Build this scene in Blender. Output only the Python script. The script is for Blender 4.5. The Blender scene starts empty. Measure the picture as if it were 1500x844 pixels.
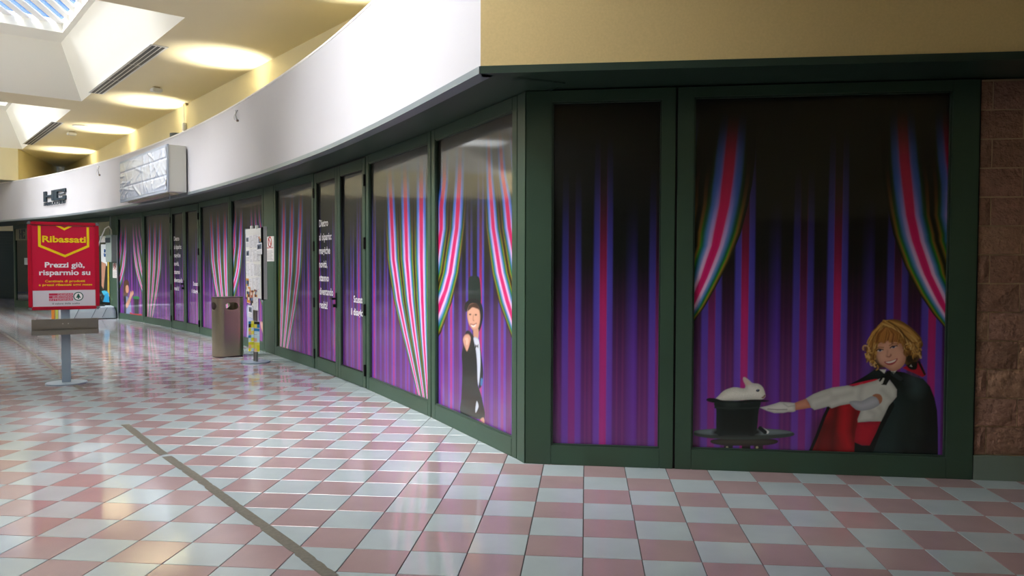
import bpy, bmesh, math, random
import numpy as np
from mathutils import Vector, Matrix
from mathutils.geometry import tessellate_polygon
random.seed(7); rng = np.random.default_rng(7)
SC = bpy.context.scene
COL = SC.collection
def L(h):
    h = h.lstrip('#'); c = [int(h[i:i+2], 16)/255 for i in (0, 2, 4)]
    return tuple((v/12.92 if v <= .04045 else ((v+.055)/1.055)**2.4) for v in c)

# ------------------------------------------------------------------ camera
F_PX = 1119.1
yaw, pitch, roll = [math.radians(a) for a in (5.519, -1.813, 0.127)]
CAM = np.array([0.0072, -3.8946, 1.5066])
fw = np.array([-math.sin(yaw)*math.cos(pitch), math.cos(yaw)*math.cos(pitch), math.sin(pitch)])
rt = np.array([math.cos(yaw), math.sin(yaw), 0.]); up = np.cross(rt, fw)
rt, up = rt*math.cos(roll)+up*math.sin(roll), up*math.cos(roll)-rt*math.sin(roll)
cd = bpy.data.cameras.new('camera'); co = bpy.data.objects.new('camera', cd); COL.objects.link(co)
cd.sensor_width = 36; cd.lens = 36*F_PX/1500; cd.clip_end = 300
co.matrix_world = Matrix(((rt[0], up[0], -fw[0], CAM[0]), (rt[1], up[1], -fw[1], CAM[1]), (rt[2], up[2], -fw[2], CAM[2]), (0, 0, 0, 1)))
SC.camera = co
def ray(x, y): return fw+rt*(x-750)/F_PX-up*(y-422)/F_PX
def onz(x, y, z=0.):                                   # where the sight line meets a level
    d = ray(x, y); return CAM+d*((z-CAM[2])/d[2])

# ------------------------------------------------------------------ sky, sun, exposure
w = bpy.data.worlds.new('sky'); SC.world = w; w.use_nodes = True
nt = w.node_tree; bg = nt.nodes['Background']
tc = nt.nodes.new('ShaderNodeTexCoord'); sx = nt.nodes.new('ShaderNodeSeparateXYZ'); cr = nt.nodes.new('ShaderNodeValToRGB')
nt.links.new(tc.outputs['Generated'], sx.inputs[0]); nt.links.new(sx.outputs['Z'], cr.inputs[0]); nt.links.new(cr.outputs[0], bg.inputs[0])
cr.color_ramp.elements[0].color = (.07, .26, .62, 1); cr.color_ramp.elements[1].color = (.035, .20, .62, 1)
cr.color_ramp.elements[1].position = .6
bg.inputs[1].default_value = 1.0
def light(kind, name, loc, energy, color=(1, 1, 1), **k):
    l = bpy.data.lights.new(name, kind); l.energy = energy; l.color = color
    for a, b in k.items(): setattr(l, a, b)
    o = bpy.data.objects.new(name, l); o.location = loc; COL.objects.link(o); return o
def aim(o, d): o.rotation_euler = Vector(d).to_track_quat('-Z', 'Y').to_euler()
sun = light('SUN', 'sun', (0, 0, 30), 17, (.97, .98, 1), angle=math.radians(50)); aim(sun, (.5, .45, -1.0))
SC.view_settings.view_transform = 'Standard'; SC.view_settings.look = 'None'
SC.view_settings.gamma = 1; SC.view_settings.exposure = 0.4; SC.view_settings.use_curve_mapping = False

# gallery axes: s runs along the gallery, t across it
R2 = math.sqrt(.5)
def st(s, t, z=0.): return ((t-s)*R2, (s+t)*R2, z)
ZC, ZT = 5.0, 6.0
T_WALL, T_IN, T_OUT, T_OPP = 2.47, .64, -5.2, -7.0
S_BACK, S_END = -9.0, 29.5
FUN = [(-8.3, -1.0), (.2, 7.5), (8.68, 16.02), (17.2, 25.06)]        # roof lights along the gallery; the first is added for fill
# area lamps added inside the roof lights, standing in for sky light
def sky_fill(s0, s1, t0, t1, z, e):
    c = st((s0+s1)/2, (t0+t1)/2, z)
    o = light('AREA', 'daylight_fill', c, e, (.93, .97, 1), shape='RECTANGLE', size=abs(s1-s0), size_y=abs(t1-t0))
    o.rotation_euler = (0, 0, math.radians(135)); return o
sky_fill(1.2, 6.5, -3.9, -.7, ZT-.08, 110)
sky_fill(-7.3, -2.0, -4.2, -.7, ZT-.08, 260)  # added fill from the unseen well behind the viewer
sky_fill(9.6, 15.1, -4.6, -2.9, ZT-.10, 45)
sky_fill(18.2, 24, -4.6, -1.6, ZT-.10, 130)

# ------------------------------------------------------------------ materials
MATS = {}
def mat(name, color='#808080', rough=.5, metal=0., spec=.5, coat=0., coat_rough=.05, attr=False, emit=None, noise=None, bump=None, trans=0.):
    if name in MATS: return MATS[name]
    m = bpy.data.materials.new(name); m.use_nodes = True; t = m.node_tree; b = t.nodes['Principled BSDF']
    c = L(color)+(1,) if isinstance(color, str) else tuple(color)+(1,)
    b.inputs['Base Color'].default_value = c; b.inputs['Roughness'].default_value = rough
    b.inputs['Metallic'].default_value = metal; b.inputs['Specular IOR Level'].default_value = spec
    b.inputs['Coat Weight'].default_value = coat; b.inputs['Coat Roughness'].default_value = coat_rough
    if trans: b.inputs['Transmission Weight'].default_value = trans
    tcn = t.nodes.new('ShaderNodeTexCoord')
    if attr:
        a = t.nodes.new('ShaderNodeAttribute'); a.attribute_name = 'Col'; t.links.new(a.outputs['Color'], b.inputs['Base Color'])
    if noise:                                          # (scale, amount)
        n = t.nodes.new('ShaderNodeTexNoise'); n.inputs['Scale'].default_value = noise[0]; n.inputs['Detail'].default_value = 5
        t.links.new(tcn.outputs['Object'], n.inputs['Vector'])
        r = t.nodes.new('ShaderNodeMapRange'); r.inputs['From Min'].default_value = .3; r.inputs['From Max'].default_value = .7
        r.inputs['To Min'].default_value = 1-noise[1]; r.inputs['To Max'].default_value = 1+noise[1]*.6
        t.links.new(n.outputs['Fac'], r.inputs[0])
        v = t.nodes.new('ShaderNodeVectorMath'); v.operation = 'SCALE'
        v.inputs[0].default_value = c[:3]; t.links.new(r.outputs[0], v.inputs['Scale']); t.links.new(v.outputs[0], b.inputs['Base Color'])
    if bump:                                           # (scale, strength, distance)
        n = t.nodes.new('ShaderNodeTexNoise'); n.inputs['Scale'].default_value = bump[0]; n.inputs['Detail'].default_value = 4
        t.links.new(tcn.outputs['Object'], n.inputs['Vector'])
        q = t.nodes.new('ShaderNodeBump'); q.inputs['Strength'].default_value = bump[1]; q.inputs['Distance'].default_value = bump[2]
        t.links.new(n.outputs['Fac'], q.inputs['Height']); t.links.new(q.outputs[0], b.inputs['Normal'])
    if emit: b.inputs['Emission Color'].default_value = L(emit[0])+(1,); b.inputs['Emission Strength'].default_value = emit[1]
    MATS[name] = m; return m
def tile_mat(name, color, speck, amt):
    m = mat(name, color, .10, spec=.8); t = m.node_tree; b = t.nodes['Principled BSDF']
    g = t.nodes.new('ShaderNodeNewGeometry')
    v = t.nodes.new('ShaderNodeTexVoronoi'); v.inputs['Scale'].default_value = 260; t.links.new(g.outputs['Position'], v.inputs['Vector'])
    n = t.nodes.new('ShaderNodeTexNoise'); n.inputs['Scale'].default_value = 3.3; n.inputs['Detail'].default_value = 3; t.links.new(g.outputs['Position'], n.inputs['Vector'])
    r = t.nodes.new('ShaderNodeValToRGB'); r.color_ramp.elements[0].position = .0; r.color_ramp.elements[1].position = .28
    r.color_ramp.elements[0].color = (amt,)*3+(1,); r.color_ramp.elements[1].color = (0, 0, 0, 1); t.links.new(v.outputs['Distance'], r.inputs[0])
    mx = t.nodes.new('ShaderNodeMix'); mx.data_type = 'RGBA'; mx.inputs['A'].default_value = L(color)+(1,); mx.inputs['B'].default_value = L(speck)+(1,)
    t.links.new(r.outputs[0], mx.inputs['Factor'])
    m2 = t.nodes.new('ShaderNodeMix'); m2.data_type = 'RGBA'; m2.blend_type = 'MULTIPLY'; m2.inputs['Factor'].default_value = .22
    t.links.new(mx.outputs['Result'], m2.inputs['A']); t.links.new(n.outputs['Fac'], m2.inputs['B']); t.links.new(m2.outputs['Result'], b.inputs['Base Color'])
    return m
M_WHITE_T = tile_mat('white_tile', '#ABB5B7', '#8A9390', .35)
M_PINK_T = tile_mat('pink_tile', '#A38A8A', '#BCAEAA', .5)
M_GROUT = mat('grout', '#2E2C2C', .8)
M_FRAME = mat('green_grey_metal', '#3A5242', .42, spec=.45, noise=(2.0, .06))
M_SOFFIT = mat('dark_soffit', '#2E4036', .35, spec=.4)
M_SEAL = mat('black_seal', '#101412', .6)
M_TRIM = mat('edge_trim', '#8C979C', .35, metal=.5)
M_FASCIA = mat('fascia_white', '#BFBDC0', .6, bump=(60, .05, .002), noise=(.7, .03))
M_CREAM = mat('cream_paint', '#DED2A8', .75, noise=(.8, .04), bump=(90, .05, .002))
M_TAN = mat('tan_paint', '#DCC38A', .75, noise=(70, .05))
M_CEIL = mat('ceiling_paint', '#EBE0BE', .75, noise=(.6, .03))
M_FUNNEL = mat('funnel_paint', '#EFEDE2', .8)
M_PRINT = mat('printed_film', attr=True, rough=.45, coat=1, coat_rough=.06, spec=.3)
M_PAPER = mat('printed_paper', attr=True, rough=.65, spec=.3)
M_STEEL = mat('brushed_steel', '#CFC6AE', .30, metal=1., bump=(300, .05, .001))
M_STEEL2 = mat('pale_steel', '#A7A49B', .3, metal=.9)
M_GREY = mat('grey_powdercoat', '#8FA0AE', .35, metal=.2)
M_RED = mat('red_frame', '#B4082E', .3, coat=.4)
M_REDP = mat('red_poster', '#CC0A3C', .35, coat=.5)
M_YEL = mat('yellow_ink', '#F5D800', .4)
M_WHI = mat('white_ink', '#F2F0F2', .4)
M_PALE = mat('pale_poster', '#D5D2DA', .4)
M_TEAL = mat('dark_green_ink', '#11564A', .4)
M_INK = mat('dark_ink', '#22303A', .5)
M_BLACK = mat('black_plastic', '#0C0D0D', .4)
M_PLASTIC = mat('plastic_sheet', '#BCC4D6', .16, coat=.8, spec=.6, coat_rough=.1, bump=(5, .35, .03))
M_BOXW = mat('light_box_side', '#C2C3BE', .5)
M_TAPE = mat('worn_tape', '#5A564C', .6, noise=(40, .25))
M_BRICK = [mat('split_block_%s' % a, c, .9, noise=(14, .18), bump=(38, 1., .02)) for a, c in (('rose', '#AA8270'), ('brown', '#A07A66'), ('tan', '#B08A72'))]
M_MORTAR = mat('mortar', '#C2A888', .9)
M_PLINTH = mat('plinth_green', '#75847A', .6)
M_WHITEP = mat('white_plastic', '#DEDEDA', .4)
M_LEAF = mat('pale_grey_plastic', '#A9B6BE', .4)
M_SHUT = mat('dark_shutter', '#22332A', .5)
M_DARKG = mat('dark_glass', '#0B140E', .05, spec=.6)

# ------------------------------------------------------------------ object helpers
def tag(o, label=None, cat=None, group=None, kind=None):
    if label: o['label'] = label
    if cat: o['category'] = cat
    if group: o['group'] = group
    if kind: o['kind'] = kind
    return o
def empty(name, loc=(0, 0, 0), rz=0., mw=None):
    o = bpy.data.objects.new(name, None); COL.objects.link(o); o.empty_display_size = .1
    if mw is not None: o.matrix_world = mw
    else: o.location = loc; o.rotation_euler = (0, 0, rz)
    return o
def link(name, me, m, parent=None, mw=None, local=False):
    o = bpy.data.objects.new(name, me); COL.objects.link(o)
    if m is not None and not me.materials:
        for q in (m if isinstance(m, (list, tuple)) else [m]): me.materials.append(q)
    if mw is not None: o.matrix_basis = mw
    if parent is not None: o.parent = parent
    return o
class MB:
    """collects shapes for ONE mesh object"""
    def __init__(self): self.v = []; self.f = []; self.mi = []
    def add(self, vs, fs, m=0):
        n = len(self.v); self.v += [tuple(map(float, a)) for a in vs]; self.f += [tuple(n+i for i in g) for g in fs]; self.mi += [m]*len(fs); return self
    def box(self, x0, x1, y0, y1, z0, z1, m=0):
        return self.add([(x, y, z) for x in (x0, x1) for y in (y0, y1) for z in (z0, z1)],
                        [(0, 1, 3, 2), (4, 6, 7, 5), (0, 4, 5, 1), (2, 3, 7, 6), (0, 2, 6, 4), (1, 5, 7, 3)], m)
    def prism(self, poly, z0, z1, m=0):                # poly in xy
        n = len(poly)
        if sum(poly[i][0]*poly[(i+1) % n][1]-poly[(i+1) % n][0]*poly[i][1] for i in range(n)) < 0: poly = poly[::-1]
        return self.add([(p[0], p[1], z0) for p in poly]+[(p[0], p[1], z1) for p in poly],
                        [tuple(range(n))[::-1], tuple(range(n, 2*n))]+[(i, (i+1) % n, n+(i+1) % n, n+i) for i in range(n)], m)
    def cyl(self, c, r, z0, z1, n=24, m=0, ry=None):
        ry = ry or r
        return self.prism([(c[0]+r*math.cos(2*math.pi*i/n), c[1]+ry*math.sin(2*math.pi*i/n)) for i in range(n)], z0, z1, m)
    def tube(self, pts, r, n=8, m=0):
        P = [Vector(p) for p in pts]; k = len(P); vs = []
        for i, p in enumerate(P):
            d = (P[min(i+1, k-1)]-P[max(i-1, 0)]).normalized()
            a = d.orthogonal().normalized() if i == 0 else (a-d*a.dot(d)).normalized()
            b = d.cross(a)
            vs += [p+(a*math.cos(2*math.pi*j/n)+b*math.sin(2*math.pi*j/n))*r for j in range(n)]
        fs = [(i*n+j, i*n+(j+1) % n, (i+1)*n+(j+1) % n, (i+1)*n+j) for i in range(k-1) for j in range(n)]
        fs += [tuple(range(n))[::-1], tuple(range((k-1)*n, k*n))]
        return self.add(vs, fs, m)
    def mesh(self, name, bevel=0.):
        me = bpy.data.meshes.new(name); me.from_pydata(self.v, [], self.f); me.polygons.foreach_set('material_index', self.mi)
        me.update()
        if bevel:
            bm = bmesh.new(); bm.from_mesh(me)
            bmesh.ops.bevel(bm, geom=[e for e in bm.edges], offset=bevel, segments=2, affect='EDGES', clamp_overlap=True); bm.to_mesh(me); bm.free()
        return me
    def build(self, name, m, parent=None, mw=None, bevel=0., smooth=False):
        me = self.mesh(name, bevel)
        if smooth: me.polygons.foreach_set('use_smooth', [True]*len(me.polygons))
        for q in (m if isinstance(m, (list, tuple)) else [m]): me.materials.append(q)
        return link(name, me, None, parent, mw)
class Face:
    """upright plane: u to the right along it, z up, w out towards the viewer"""
    def __init__(self, a, b):
        self.a = np.array([a[0], a[1], 0.]); d = np.array([b[0]-a[0], b[1]-a[1], 0.]); self.len = float(np.hypot(d[0], d[1])); self.u = d/self.len
        self.n = np.array([self.u[1], -self.u[0], 0.])
        self.mw = Matrix(((self.u[0], -self.n[0], 0, a[0]), (self.u[1], -self.n[1], 0, a[1]), (0, 0, 1, 0), (0, 0, 0, 1)))   # local x=u, local -y = outwards
    def pix(self, x, y, off=0.):
        d = ray(x, y); o = self.a+self.n*off; k = ((o-CAM)@self.n)/(d@self.n); p = CAM+d*k
        return float((p-self.a)@self.u), float(p[2])
def text_mesh(body, offset=0., align='LEFT', extrude=0., spacing=1.):
    cu = bpy.data.curves.new('lettering', 'FONT'); cu.body = body; cu.offset = offset; cu.align_x = align; cu.extrude = extrude; cu.space_character = spacing
    cu.resolution_u = 3
    ob = bpy.data.objects.new('lettering', cu); COL.objects.link(ob); bpy.context.view_layer.update()
    dg = bpy.context.evaluated_depsgraph_get(); me = bpy.data.meshes.new_from_object(ob.evaluated_get(dg)); me.name = 'lettering'
    bpy.data.objects.remove(ob); bpy.data.curves.remove(cu); return me
def letter(body, m, parent, u0, u1, zb, cap, y, name='lettering', offset=.012, extrude=0., rt_=False):
    """text from u0 to u1, baseline zb, capital height cap, on local plane y"""
    me = text_mesh(body, offset, extrude=0.)
    n = len(me.vertices); a = np.zeros(n*3); me.vertices.foreach_get('co', a); a = a.reshape(-1, 3)
    x0, x1 = a[:, 0].min(), a[:, 0].max(); ks = (u1-u0)/(x1-x0); capu = .70
    b = np.stack([u0+(a[:, 0]-x0)*ks, np.full(n, y), zb+a[:, 1]*cap/capu], 1)
    me.vertices.foreach_set('co', b.ravel()); me.update()
    if extrude:
        bm = bmesh.new(); bm.from_mesh(me); g = bmesh.ops.extrude_face_region(bm, geom=bm.faces[:])
        bmesh.ops.translate(bm, vec=(0, -extrude, 0), verts=[q for q in g['geom'] if isinstance(q, bmesh.types.BMVert)]); bm.to_mesh(me); bm.free()
    me.materials.clear(); me.materials.append(m)
    return link(name, me, None, parent)
def flat(poly, y, name, m, parent):                    # thin flat print in a local xz plane, faces -y
    tri = tessellate_polygon([[Vector((p[0], 0, p[1])) for p in poly]])
    b = MB(); b.add([(p[0], y, p[1]) for p in poly], [tuple(t) for t in tri]); me = b.mesh(name); me.materials.append(m)
    for p in me.polygons:
        if p.normal.y > 0: p.flip()
    return link(name, me, None, parent)

# ------------------------------------------------------------------ painting printed film into vertex colours
def smooth(a, b, x):
    t = np.clip((x-a)/(b-a), 0, 1); return t*t*(3-2*t)
def ramp(x, stops):
    xs = [s[0] for s in stops]; cs = np.array([L(s[1]) for s in stops])
    return np.stack([np.interp(x, xs, cs[:, k]) for k in range(3)], -1)
def crom(pts, n=5):
    P = np.array(pts, float); out = []
    for i in range(len(P)):
        a, b, c, d = P[i-1], P[i], P[(i+1) % len(P)], P[(i+2) % len(P)]
        for k in range(n):
            t = k/n; out.append(.5*((2*b)+(c-a)*t+(2*a-5*b+4*c-d)*t*t+(3*b-a-3*c+d)*t**3))
    return np.array(out)
class Canvas:
    def __init__(self, face, u0, u1, z0, z1, step_u, step_z):
        nu = int((u1-u0)/step_u)+2; nz = int((z1-z0)/step_z)+2
        self.us = np.linspace(u0, u1, nu); self.zs = np.linspace(z0, z1, nz); self.face = face
        self.U, self.Z = np.meshgrid(self.us, self.zs); self.C = np.zeros(self.U.shape+(3,)); self.px = max(step_u, step_z)
        self.u0, self.u1 = u0, u1
    def sd(self, P, sl):
        U, Z = self.U[sl], self.Z[sl]; d = np.full(U.shape, 1e9); ins = np.zeros(U.shape, bool)
        for i in range(len(P)):
            (ax, az), (bx, bz) = P[i-1], P[i]; ex, ez = bx-ax, bz-az; l2 = ex*ex+ez*ez+1e-12
            t = np.clip(((U-ax)*ex+(Z-az)*ez)/l2, 0, 1); d = np.minimum(d, (U-ax-t*ex)**2+(Z-az-t*ez)**2)
            c = ((az > Z) != (bz > Z)) & (U < ex*(Z-az)/(ez if abs(ez) > 1e-12 else 1e-12)+ax); ins ^= c
        return np.where(ins, -1, 1)*np.sqrt(d)
    def box_of(self, P, m):
        a = np.searchsorted(self.us, P[:, 0].min()-m); b = np.searchsorted(self.us, P[:, 0].max()+m)+1
        c = np.searchsorted(self.zs, P[:, 1].min()-m); d = np.searchsorted(self.zs, P[:, 1].max()+m)+1
        return (slice(c, d), slice(a, b))
    def conv(self, pts, o, s): return np.array([self.face.pix(o[0]+x/s, o[1]+y/s) for x, y in pts])
    def poly(self, pts, color, o=(0, 0), s=1., soft=None, curve=True, shade=0., shade_col='#000000', alpha=1., noise=0.):
        P = self.conv(pts, o, s); P = crom(P) if curve else P
        soft = soft or self.px*1.2; sl = self.box_of(P, soft*2); d = self.sd(P, sl)
        a = np.clip(.5-d/soft, 0, 1)[..., None]*alpha; c = np.broadcast_to(np.array(L(color)), d.shape+(3,)).copy()
        if shade: k = (np.clip(1+d/shade, 0, 1)**1.5*.75)[..., None]; c = c*(1-k)+np.array(L(shade_col))*k
        if noise: c = c*(1+rng.normal(0, noise, d.shape)[..., None])
        self.C[sl] = self.C[sl]*(1-a)+c*a
    def line(self, pts, color, wd, o=(0, 0), s=1., alpha=1., soft=None):
        P = self.conv(pts, o, s); soft = soft or self.px*1.2; sl = self.box_of(P, soft+wd); U, Z = self.U[sl], self.Z[sl]; d = np.full(U.shape, 1e9)
        for (ax, az), (bx, bz) in zip(P[:-1], P[1:]):
            ex, ez = bx-ax, bz-az; t = np.clip(((U-ax)*ex+(Z-az)*ez)/(ex*ex+ez*ez+1e-12), 0, 1); d = np.minimum(d, np.hypot(U-ax-t*ex, Z-az-t*ez))
        a = np.clip(.5-(d-wd/2)/soft, 0, 1)[..., None]*alpha
        self.C[sl] = self.C[sl]*(1-a)+np.array(L(color))*a
    def backdrop(self, phase, lo=1.):
        p = ((self.U-phase)/.642) % 1.; K = 126.
        def st_(*a): return [(q[0]/K, q[1]) for q in a]
        stops = st_((0, '#D4206E'), (4, '#C81E68'), (5.5, '#5A50C8'), (12, '#4A46C0'), (14.5, '#15101A'), (18, '#20141A'), (20, '#6A2C34'), (22, '#14100F'), (26, '#14100F'), (28, '#6A2C3A'), (31, '#17101A'),
                    (35, '#2A2A70'), (44, '#4A36B0'), (48, '#30208A'), (50, '#15101A'), (53, '#5C3034'), (56, '#15100F'), (61, '#5C2C34'), (64, '#17101A'), (67, '#4A44B8'), (74, '#4A44B8'), (76, '#8A2464'), (84, '#8A2464'),
                    (86, '#5048C0'), (92, '#4842B8'), (95, '#15101A'), (98, '#14100F'), (100, '#6A2C34'), (102, '#14100F'), (107, '#6A2C34'), (110, '#17101A'), (113, '#4A46C0'), (120, '#5A50C8'), (121.5, '#C81E68'), (126, '#D4206E'))
        c = ramp(p, stops)
        on = 1.95+.55*smooth(.135, .095, np.minimum(p, 1-p))+.3*smooth(.13, .10, np.abs(p-.635))+.08*smooth(.1, .06, np.abs(p-.32))
        f = smooth(on, on-1.4, self.Z)[..., None]; red = smooth(on-.25, on-1.55, self.Z)[..., None]
        isred = (c[..., 0] > c[..., 2]*1.3)[..., None]
        c = c*f*np.where(isred, (.12+.88*red), 1)
        g = (smooth(1.6, .25, self.Z)*.70)[..., None]; c = c*(1-g*.55)+np.array(L('#842F98'))*g
        self.C = c*lo*.8+np.array(L('#0B0F0B'))
    def drape(self, g0, s0, g1, s1, smax=9., top=2.62, o=(0, 0), s=1.):
        """pleated striped drape between guide lines; stripe coordinate 0 at its free edge"""
        A = sorted(self.conv(g0, o, s).tolist(), key=lambda q: q[1]); B = sorted(self.conv(g1, o, s).tolist(), key=lambda q: q[1])
        def f(Q, z):
            zz = [q[1] for q in Q]; uu = [q[0] for q in Q]; r = np.interp(z, zz, uu)
            lo = (uu[1]-uu[0])/(zz[1]-zz[0]); return np.where(z < zz[0], uu[0]+lo*(z-zz[0]), r)
        a = f(A, self.Z); b = f(B, self.Z); sep = b-a; sg = np.sign(np.median(sep)); sep = sg*np.maximum(sg*sep, .012)
        q = s0+(self.U-a)/sep*(s1-s0); per = np.abs(sep/(s1-s0)); al = np.clip(q*per/(self.px*1.1)+.5, 0, 1)*np.clip((smax-q)*per/(self.px*1.1)+.5, 0, 1)
        zmin = max(A[0][1], B[0][1])-.25
        al = al*(self.Z > zmin)
        p = q % 1.; w_ = smooth(2.15, 1.35, self.Z)
        hi = ramp(p, [(0, '#0A0C06'), (.05, '#1A1608'), (.09, '#8A5A28'), (.12, '#7A4A20'), (.15, '#0C2A08'), (.2, '#0E3A20'), (.25, '#2A58A8'), (.33, '#4A66C8'), (.37, '#7A68C0'), (.41, '#C01850'), (.5, '#C81850'), (.59, '#C01850'),
                      (.63, '#7A68C0'), (.67, '#4A66C8'), (.75, '#2A58A8'), (.8, '#0E3A20'), (.86, '#0C2A08'), (.89, '#7A4A20'), (.93, '#8A5A28'), (.96, '#1A1608'), (1, '#0A0C06')])
        lo = ramp(p, [(0, '#0A0C06'), (.04, '#3A3A10'), (.09, '#9A7A28'), (.13, '#3A9A20'), (.17, '#1A6A48'), (.22, '#3A88B8'), (.28, '#8AA0DC'), (.33, '#F0C8EC'), (.38, '#F4B8E4'), (.42, '#E42880'), (.5, '#E0186C'), (.58, '#E42880'),
                      (.62, '#F4B8E4'), (.67, '#F0C8EC'), (.72, '#8AA0DC'), (.78, '#3A88B8'), (.83, '#1A6A48'), (.87, '#3A9A20'), (.91, '#9A7A28'), (.96, '#3A3A10'), (1, '#0A0C06')])
        c = hi*(1-w_[..., None])+lo*w_[..., None]
        core = smooth(.40, .26, np.abs(p-.5)); on = top-.45*(1-core)
        fade = smooth(on+.1, on-.75, self.Z)[..., None]
        al = al*smooth(top+.05, top-.35, self.Z); al = al[..., None]
        self.C = self.C*(1-al)+(c*fade)*al
    def build(self, name, y, m, parent, sub=False):
        nz, nu = self.U.shape; v = np.stack([self.U, np.full(self.U.shape, y), self.Z], -1).reshape(-1, 3)
        i = np.arange((nz-1)*(nu-1)); r, c = i//(nu-1), i % (nu-1); a = r*nu+c
        f = np.stack([a, a+1, a+nu+1, a+nu], 1)
        me = bpy.data.meshes.new(name); me.vertices.add(len(v)); me.vertices.foreach_set('co', v.ravel())
        me.loops.add(f.size); me.loops.foreach_set('vertex_index', f.ravel().astype(np.int32))
        me.polygons.add(len(f)); me.polygons.foreach_set('loop_start', (np.arange(len(f))*4).astype(np.int32))
        me.update(calc_edges=True)
        ca = me.color_attributes.new('Col', 'FLOAT_COLOR', 'POINT'); cc = np.ones((len(v), 4)); cc[:, :3] = np.clip(self.C.reshape(-1, 3), 0, 1)
        ca.data.foreach_set('color', cc.ravel()); me.materials.append(m)
        return link(name, me, None, parent)

# ================================================================== THE SETTING
# frontage joints: arc round (CX,CY)
CX, CY, RF = -49.425, -28.839, 57.782
def arc(x, r=RF):                                      # point of the arc seen in a picture column
    d = ray(x, 500)[:2]; d = d/np.hypot(*d); o = CAM[:2]-np.array([CX, CY]); B = o@d; q = math.sqrt(B*B-(o@o-r*r)); k = min(t for t in (-B-q, -B+q) if t > 0)
    return CAM[:2]+d*k
def ang(p): return math.atan2(p[1]-CY, p[0]-CX)
def on(a, r=RF): return (CX+r*math.cos(a), CY+r*math.sin(a))
a0 = ang((-.516, 1.929)); MOD = 1.985/RF
JT = {'post': a0}; k = a0
for nm, wd in (('m1', 1.79), ('m2', 1.955), ('dm', 1.05), ('m3', 1.02), ('pr', 1.955), ('pl', .56), ('w', 2.0), ('d2r', 2.02), ('d2m', 1.02), ('d2l', 1.0), ('mm', 2.08), ('ml', 2.04), ('qr', .10), ('ql', .34)):
    k += wd/RF; JT[nm] = k
HC_END = ang(onz(20, 449)[:2])
H_F = 2.79                                             # frontage height
A_COR = (-.448, 1.809); B_COR = (2.72, 1.704)

# floor: sub-floor + tiles
fl = MB(); fl.box(-34, 10, -13, 34, -.2, -.006); floor = fl.build('floor', M_GROUT); tag(floor, 'pink and white checkerboard tiled gallery floor', 'floor', kind='structure')
T = .30
def tile_mesh(sz, h=.006, b=.0016):
    q = sz/2; B = MB(); v = [(-q, -q, -h), (q, -q, -h), (q, q, -h), (-q, q, -h), (-q, -q, -b), (q, -q, -b), (q, q, -b), (-q, q, -b), (-q+b, -q+b, 0), (q-b, -q+b, 0), (q-b, q-b, 0), (-q+b, q-b, 0)]
    f = [(8, 9, 10, 11)]+[(i, (i+1) % 4, 4+(i+1) % 4, 4+i) for i in range(4)]+[(4+i, 4+(i+1) % 4, 8+(i+1) % 4, 8+i) for i in range(4)]
    return v, f
tv, tf = tile_mesh(T-.0045)
meW = bpy.data.meshes.new('tile'); meW.from_pydata(tv, [], tf); meW.materials.append(M_WHITE_T)
meP = bpy.data.meshes.new('tile'); meP.from_pydata(tv, [], tf); meP.materials.append(M_PINK_T)
tiles = []
for i in range(-100, 30):
    for j in range(-30, 105):
        cx, cy = (i+.5)*T, (j+.5)*T; r = math.hypot(cx-CX, cy-CY); s_ = (-cx+cy)*R2; t_ = (cx+cy)*R2
        if t_ < T_OPP-.3 or s_ < S_BACK-.3: continue
        rgt = cx > -.6 and cy < 2.0
        if r > RF+.25 and not rgt and ang((cx, cy)) < HC_END: continue
        if r > RF+7 or cx > 8.3: continue
        if cx > -.6 and cy > 2.0: continue
        white = (i+j) % 2 == 0
        if not rgt and ang((cx, cy)) < HC_END and ang((cx, cy)) > a0 and r > RF-.17: white = True
        dv = np.array([cx, cy, 0])-CAM; z = dv@fw; x = 750+F_PX*(dv@rt)/z if z > .3 else 1e5; y = 422-F_PX*(dv@up)/z if z > .3 else 1e5
        inv = z > .3 and -70 < x < 1570 and y < 890
        hid = r > RF+.1 or (cx > -.45 and cy > 1.9)
        tiles.append((z if (inv and not hid) else 1e6+z, cx, cy, white, i, j))
tiles.sort()
near = [t for t in tiles[:300]]
for z, cx, cy, white, i, j in near:
    o = link('tile', meW if white else meP, None, floor); o.location = (cx, cy, 0)
    o.rotation_euler = (random.gauss(0, .0006), random.gauss(0, .0006), 0)
V = []; Fc = []; Mi = []
for z, cx, cy, white, i, j in tiles[300:]:
    n = len(V); ax, ay = random.gauss(0, .0007), random.gauss(0, .0007)
    V += [(cx+x, cy+y, z2+ax*x+ay*y-.0002) for x, y, z2 in tv]; Fc += [tuple(n+q for q in g) for g in tf]; Mi += [0 if white else 1]*len(tf)
me = bpy.data.meshes.new('tile'); me.from_pydata(V, [], Fc); me.polygons.foreach_set('material_index', Mi); me.materials.append(M_WHITE_T); me.materials.append(M_PINK_T)
o = link('tile', me, None, floor); o['kind'] = 'stuff'

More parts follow.
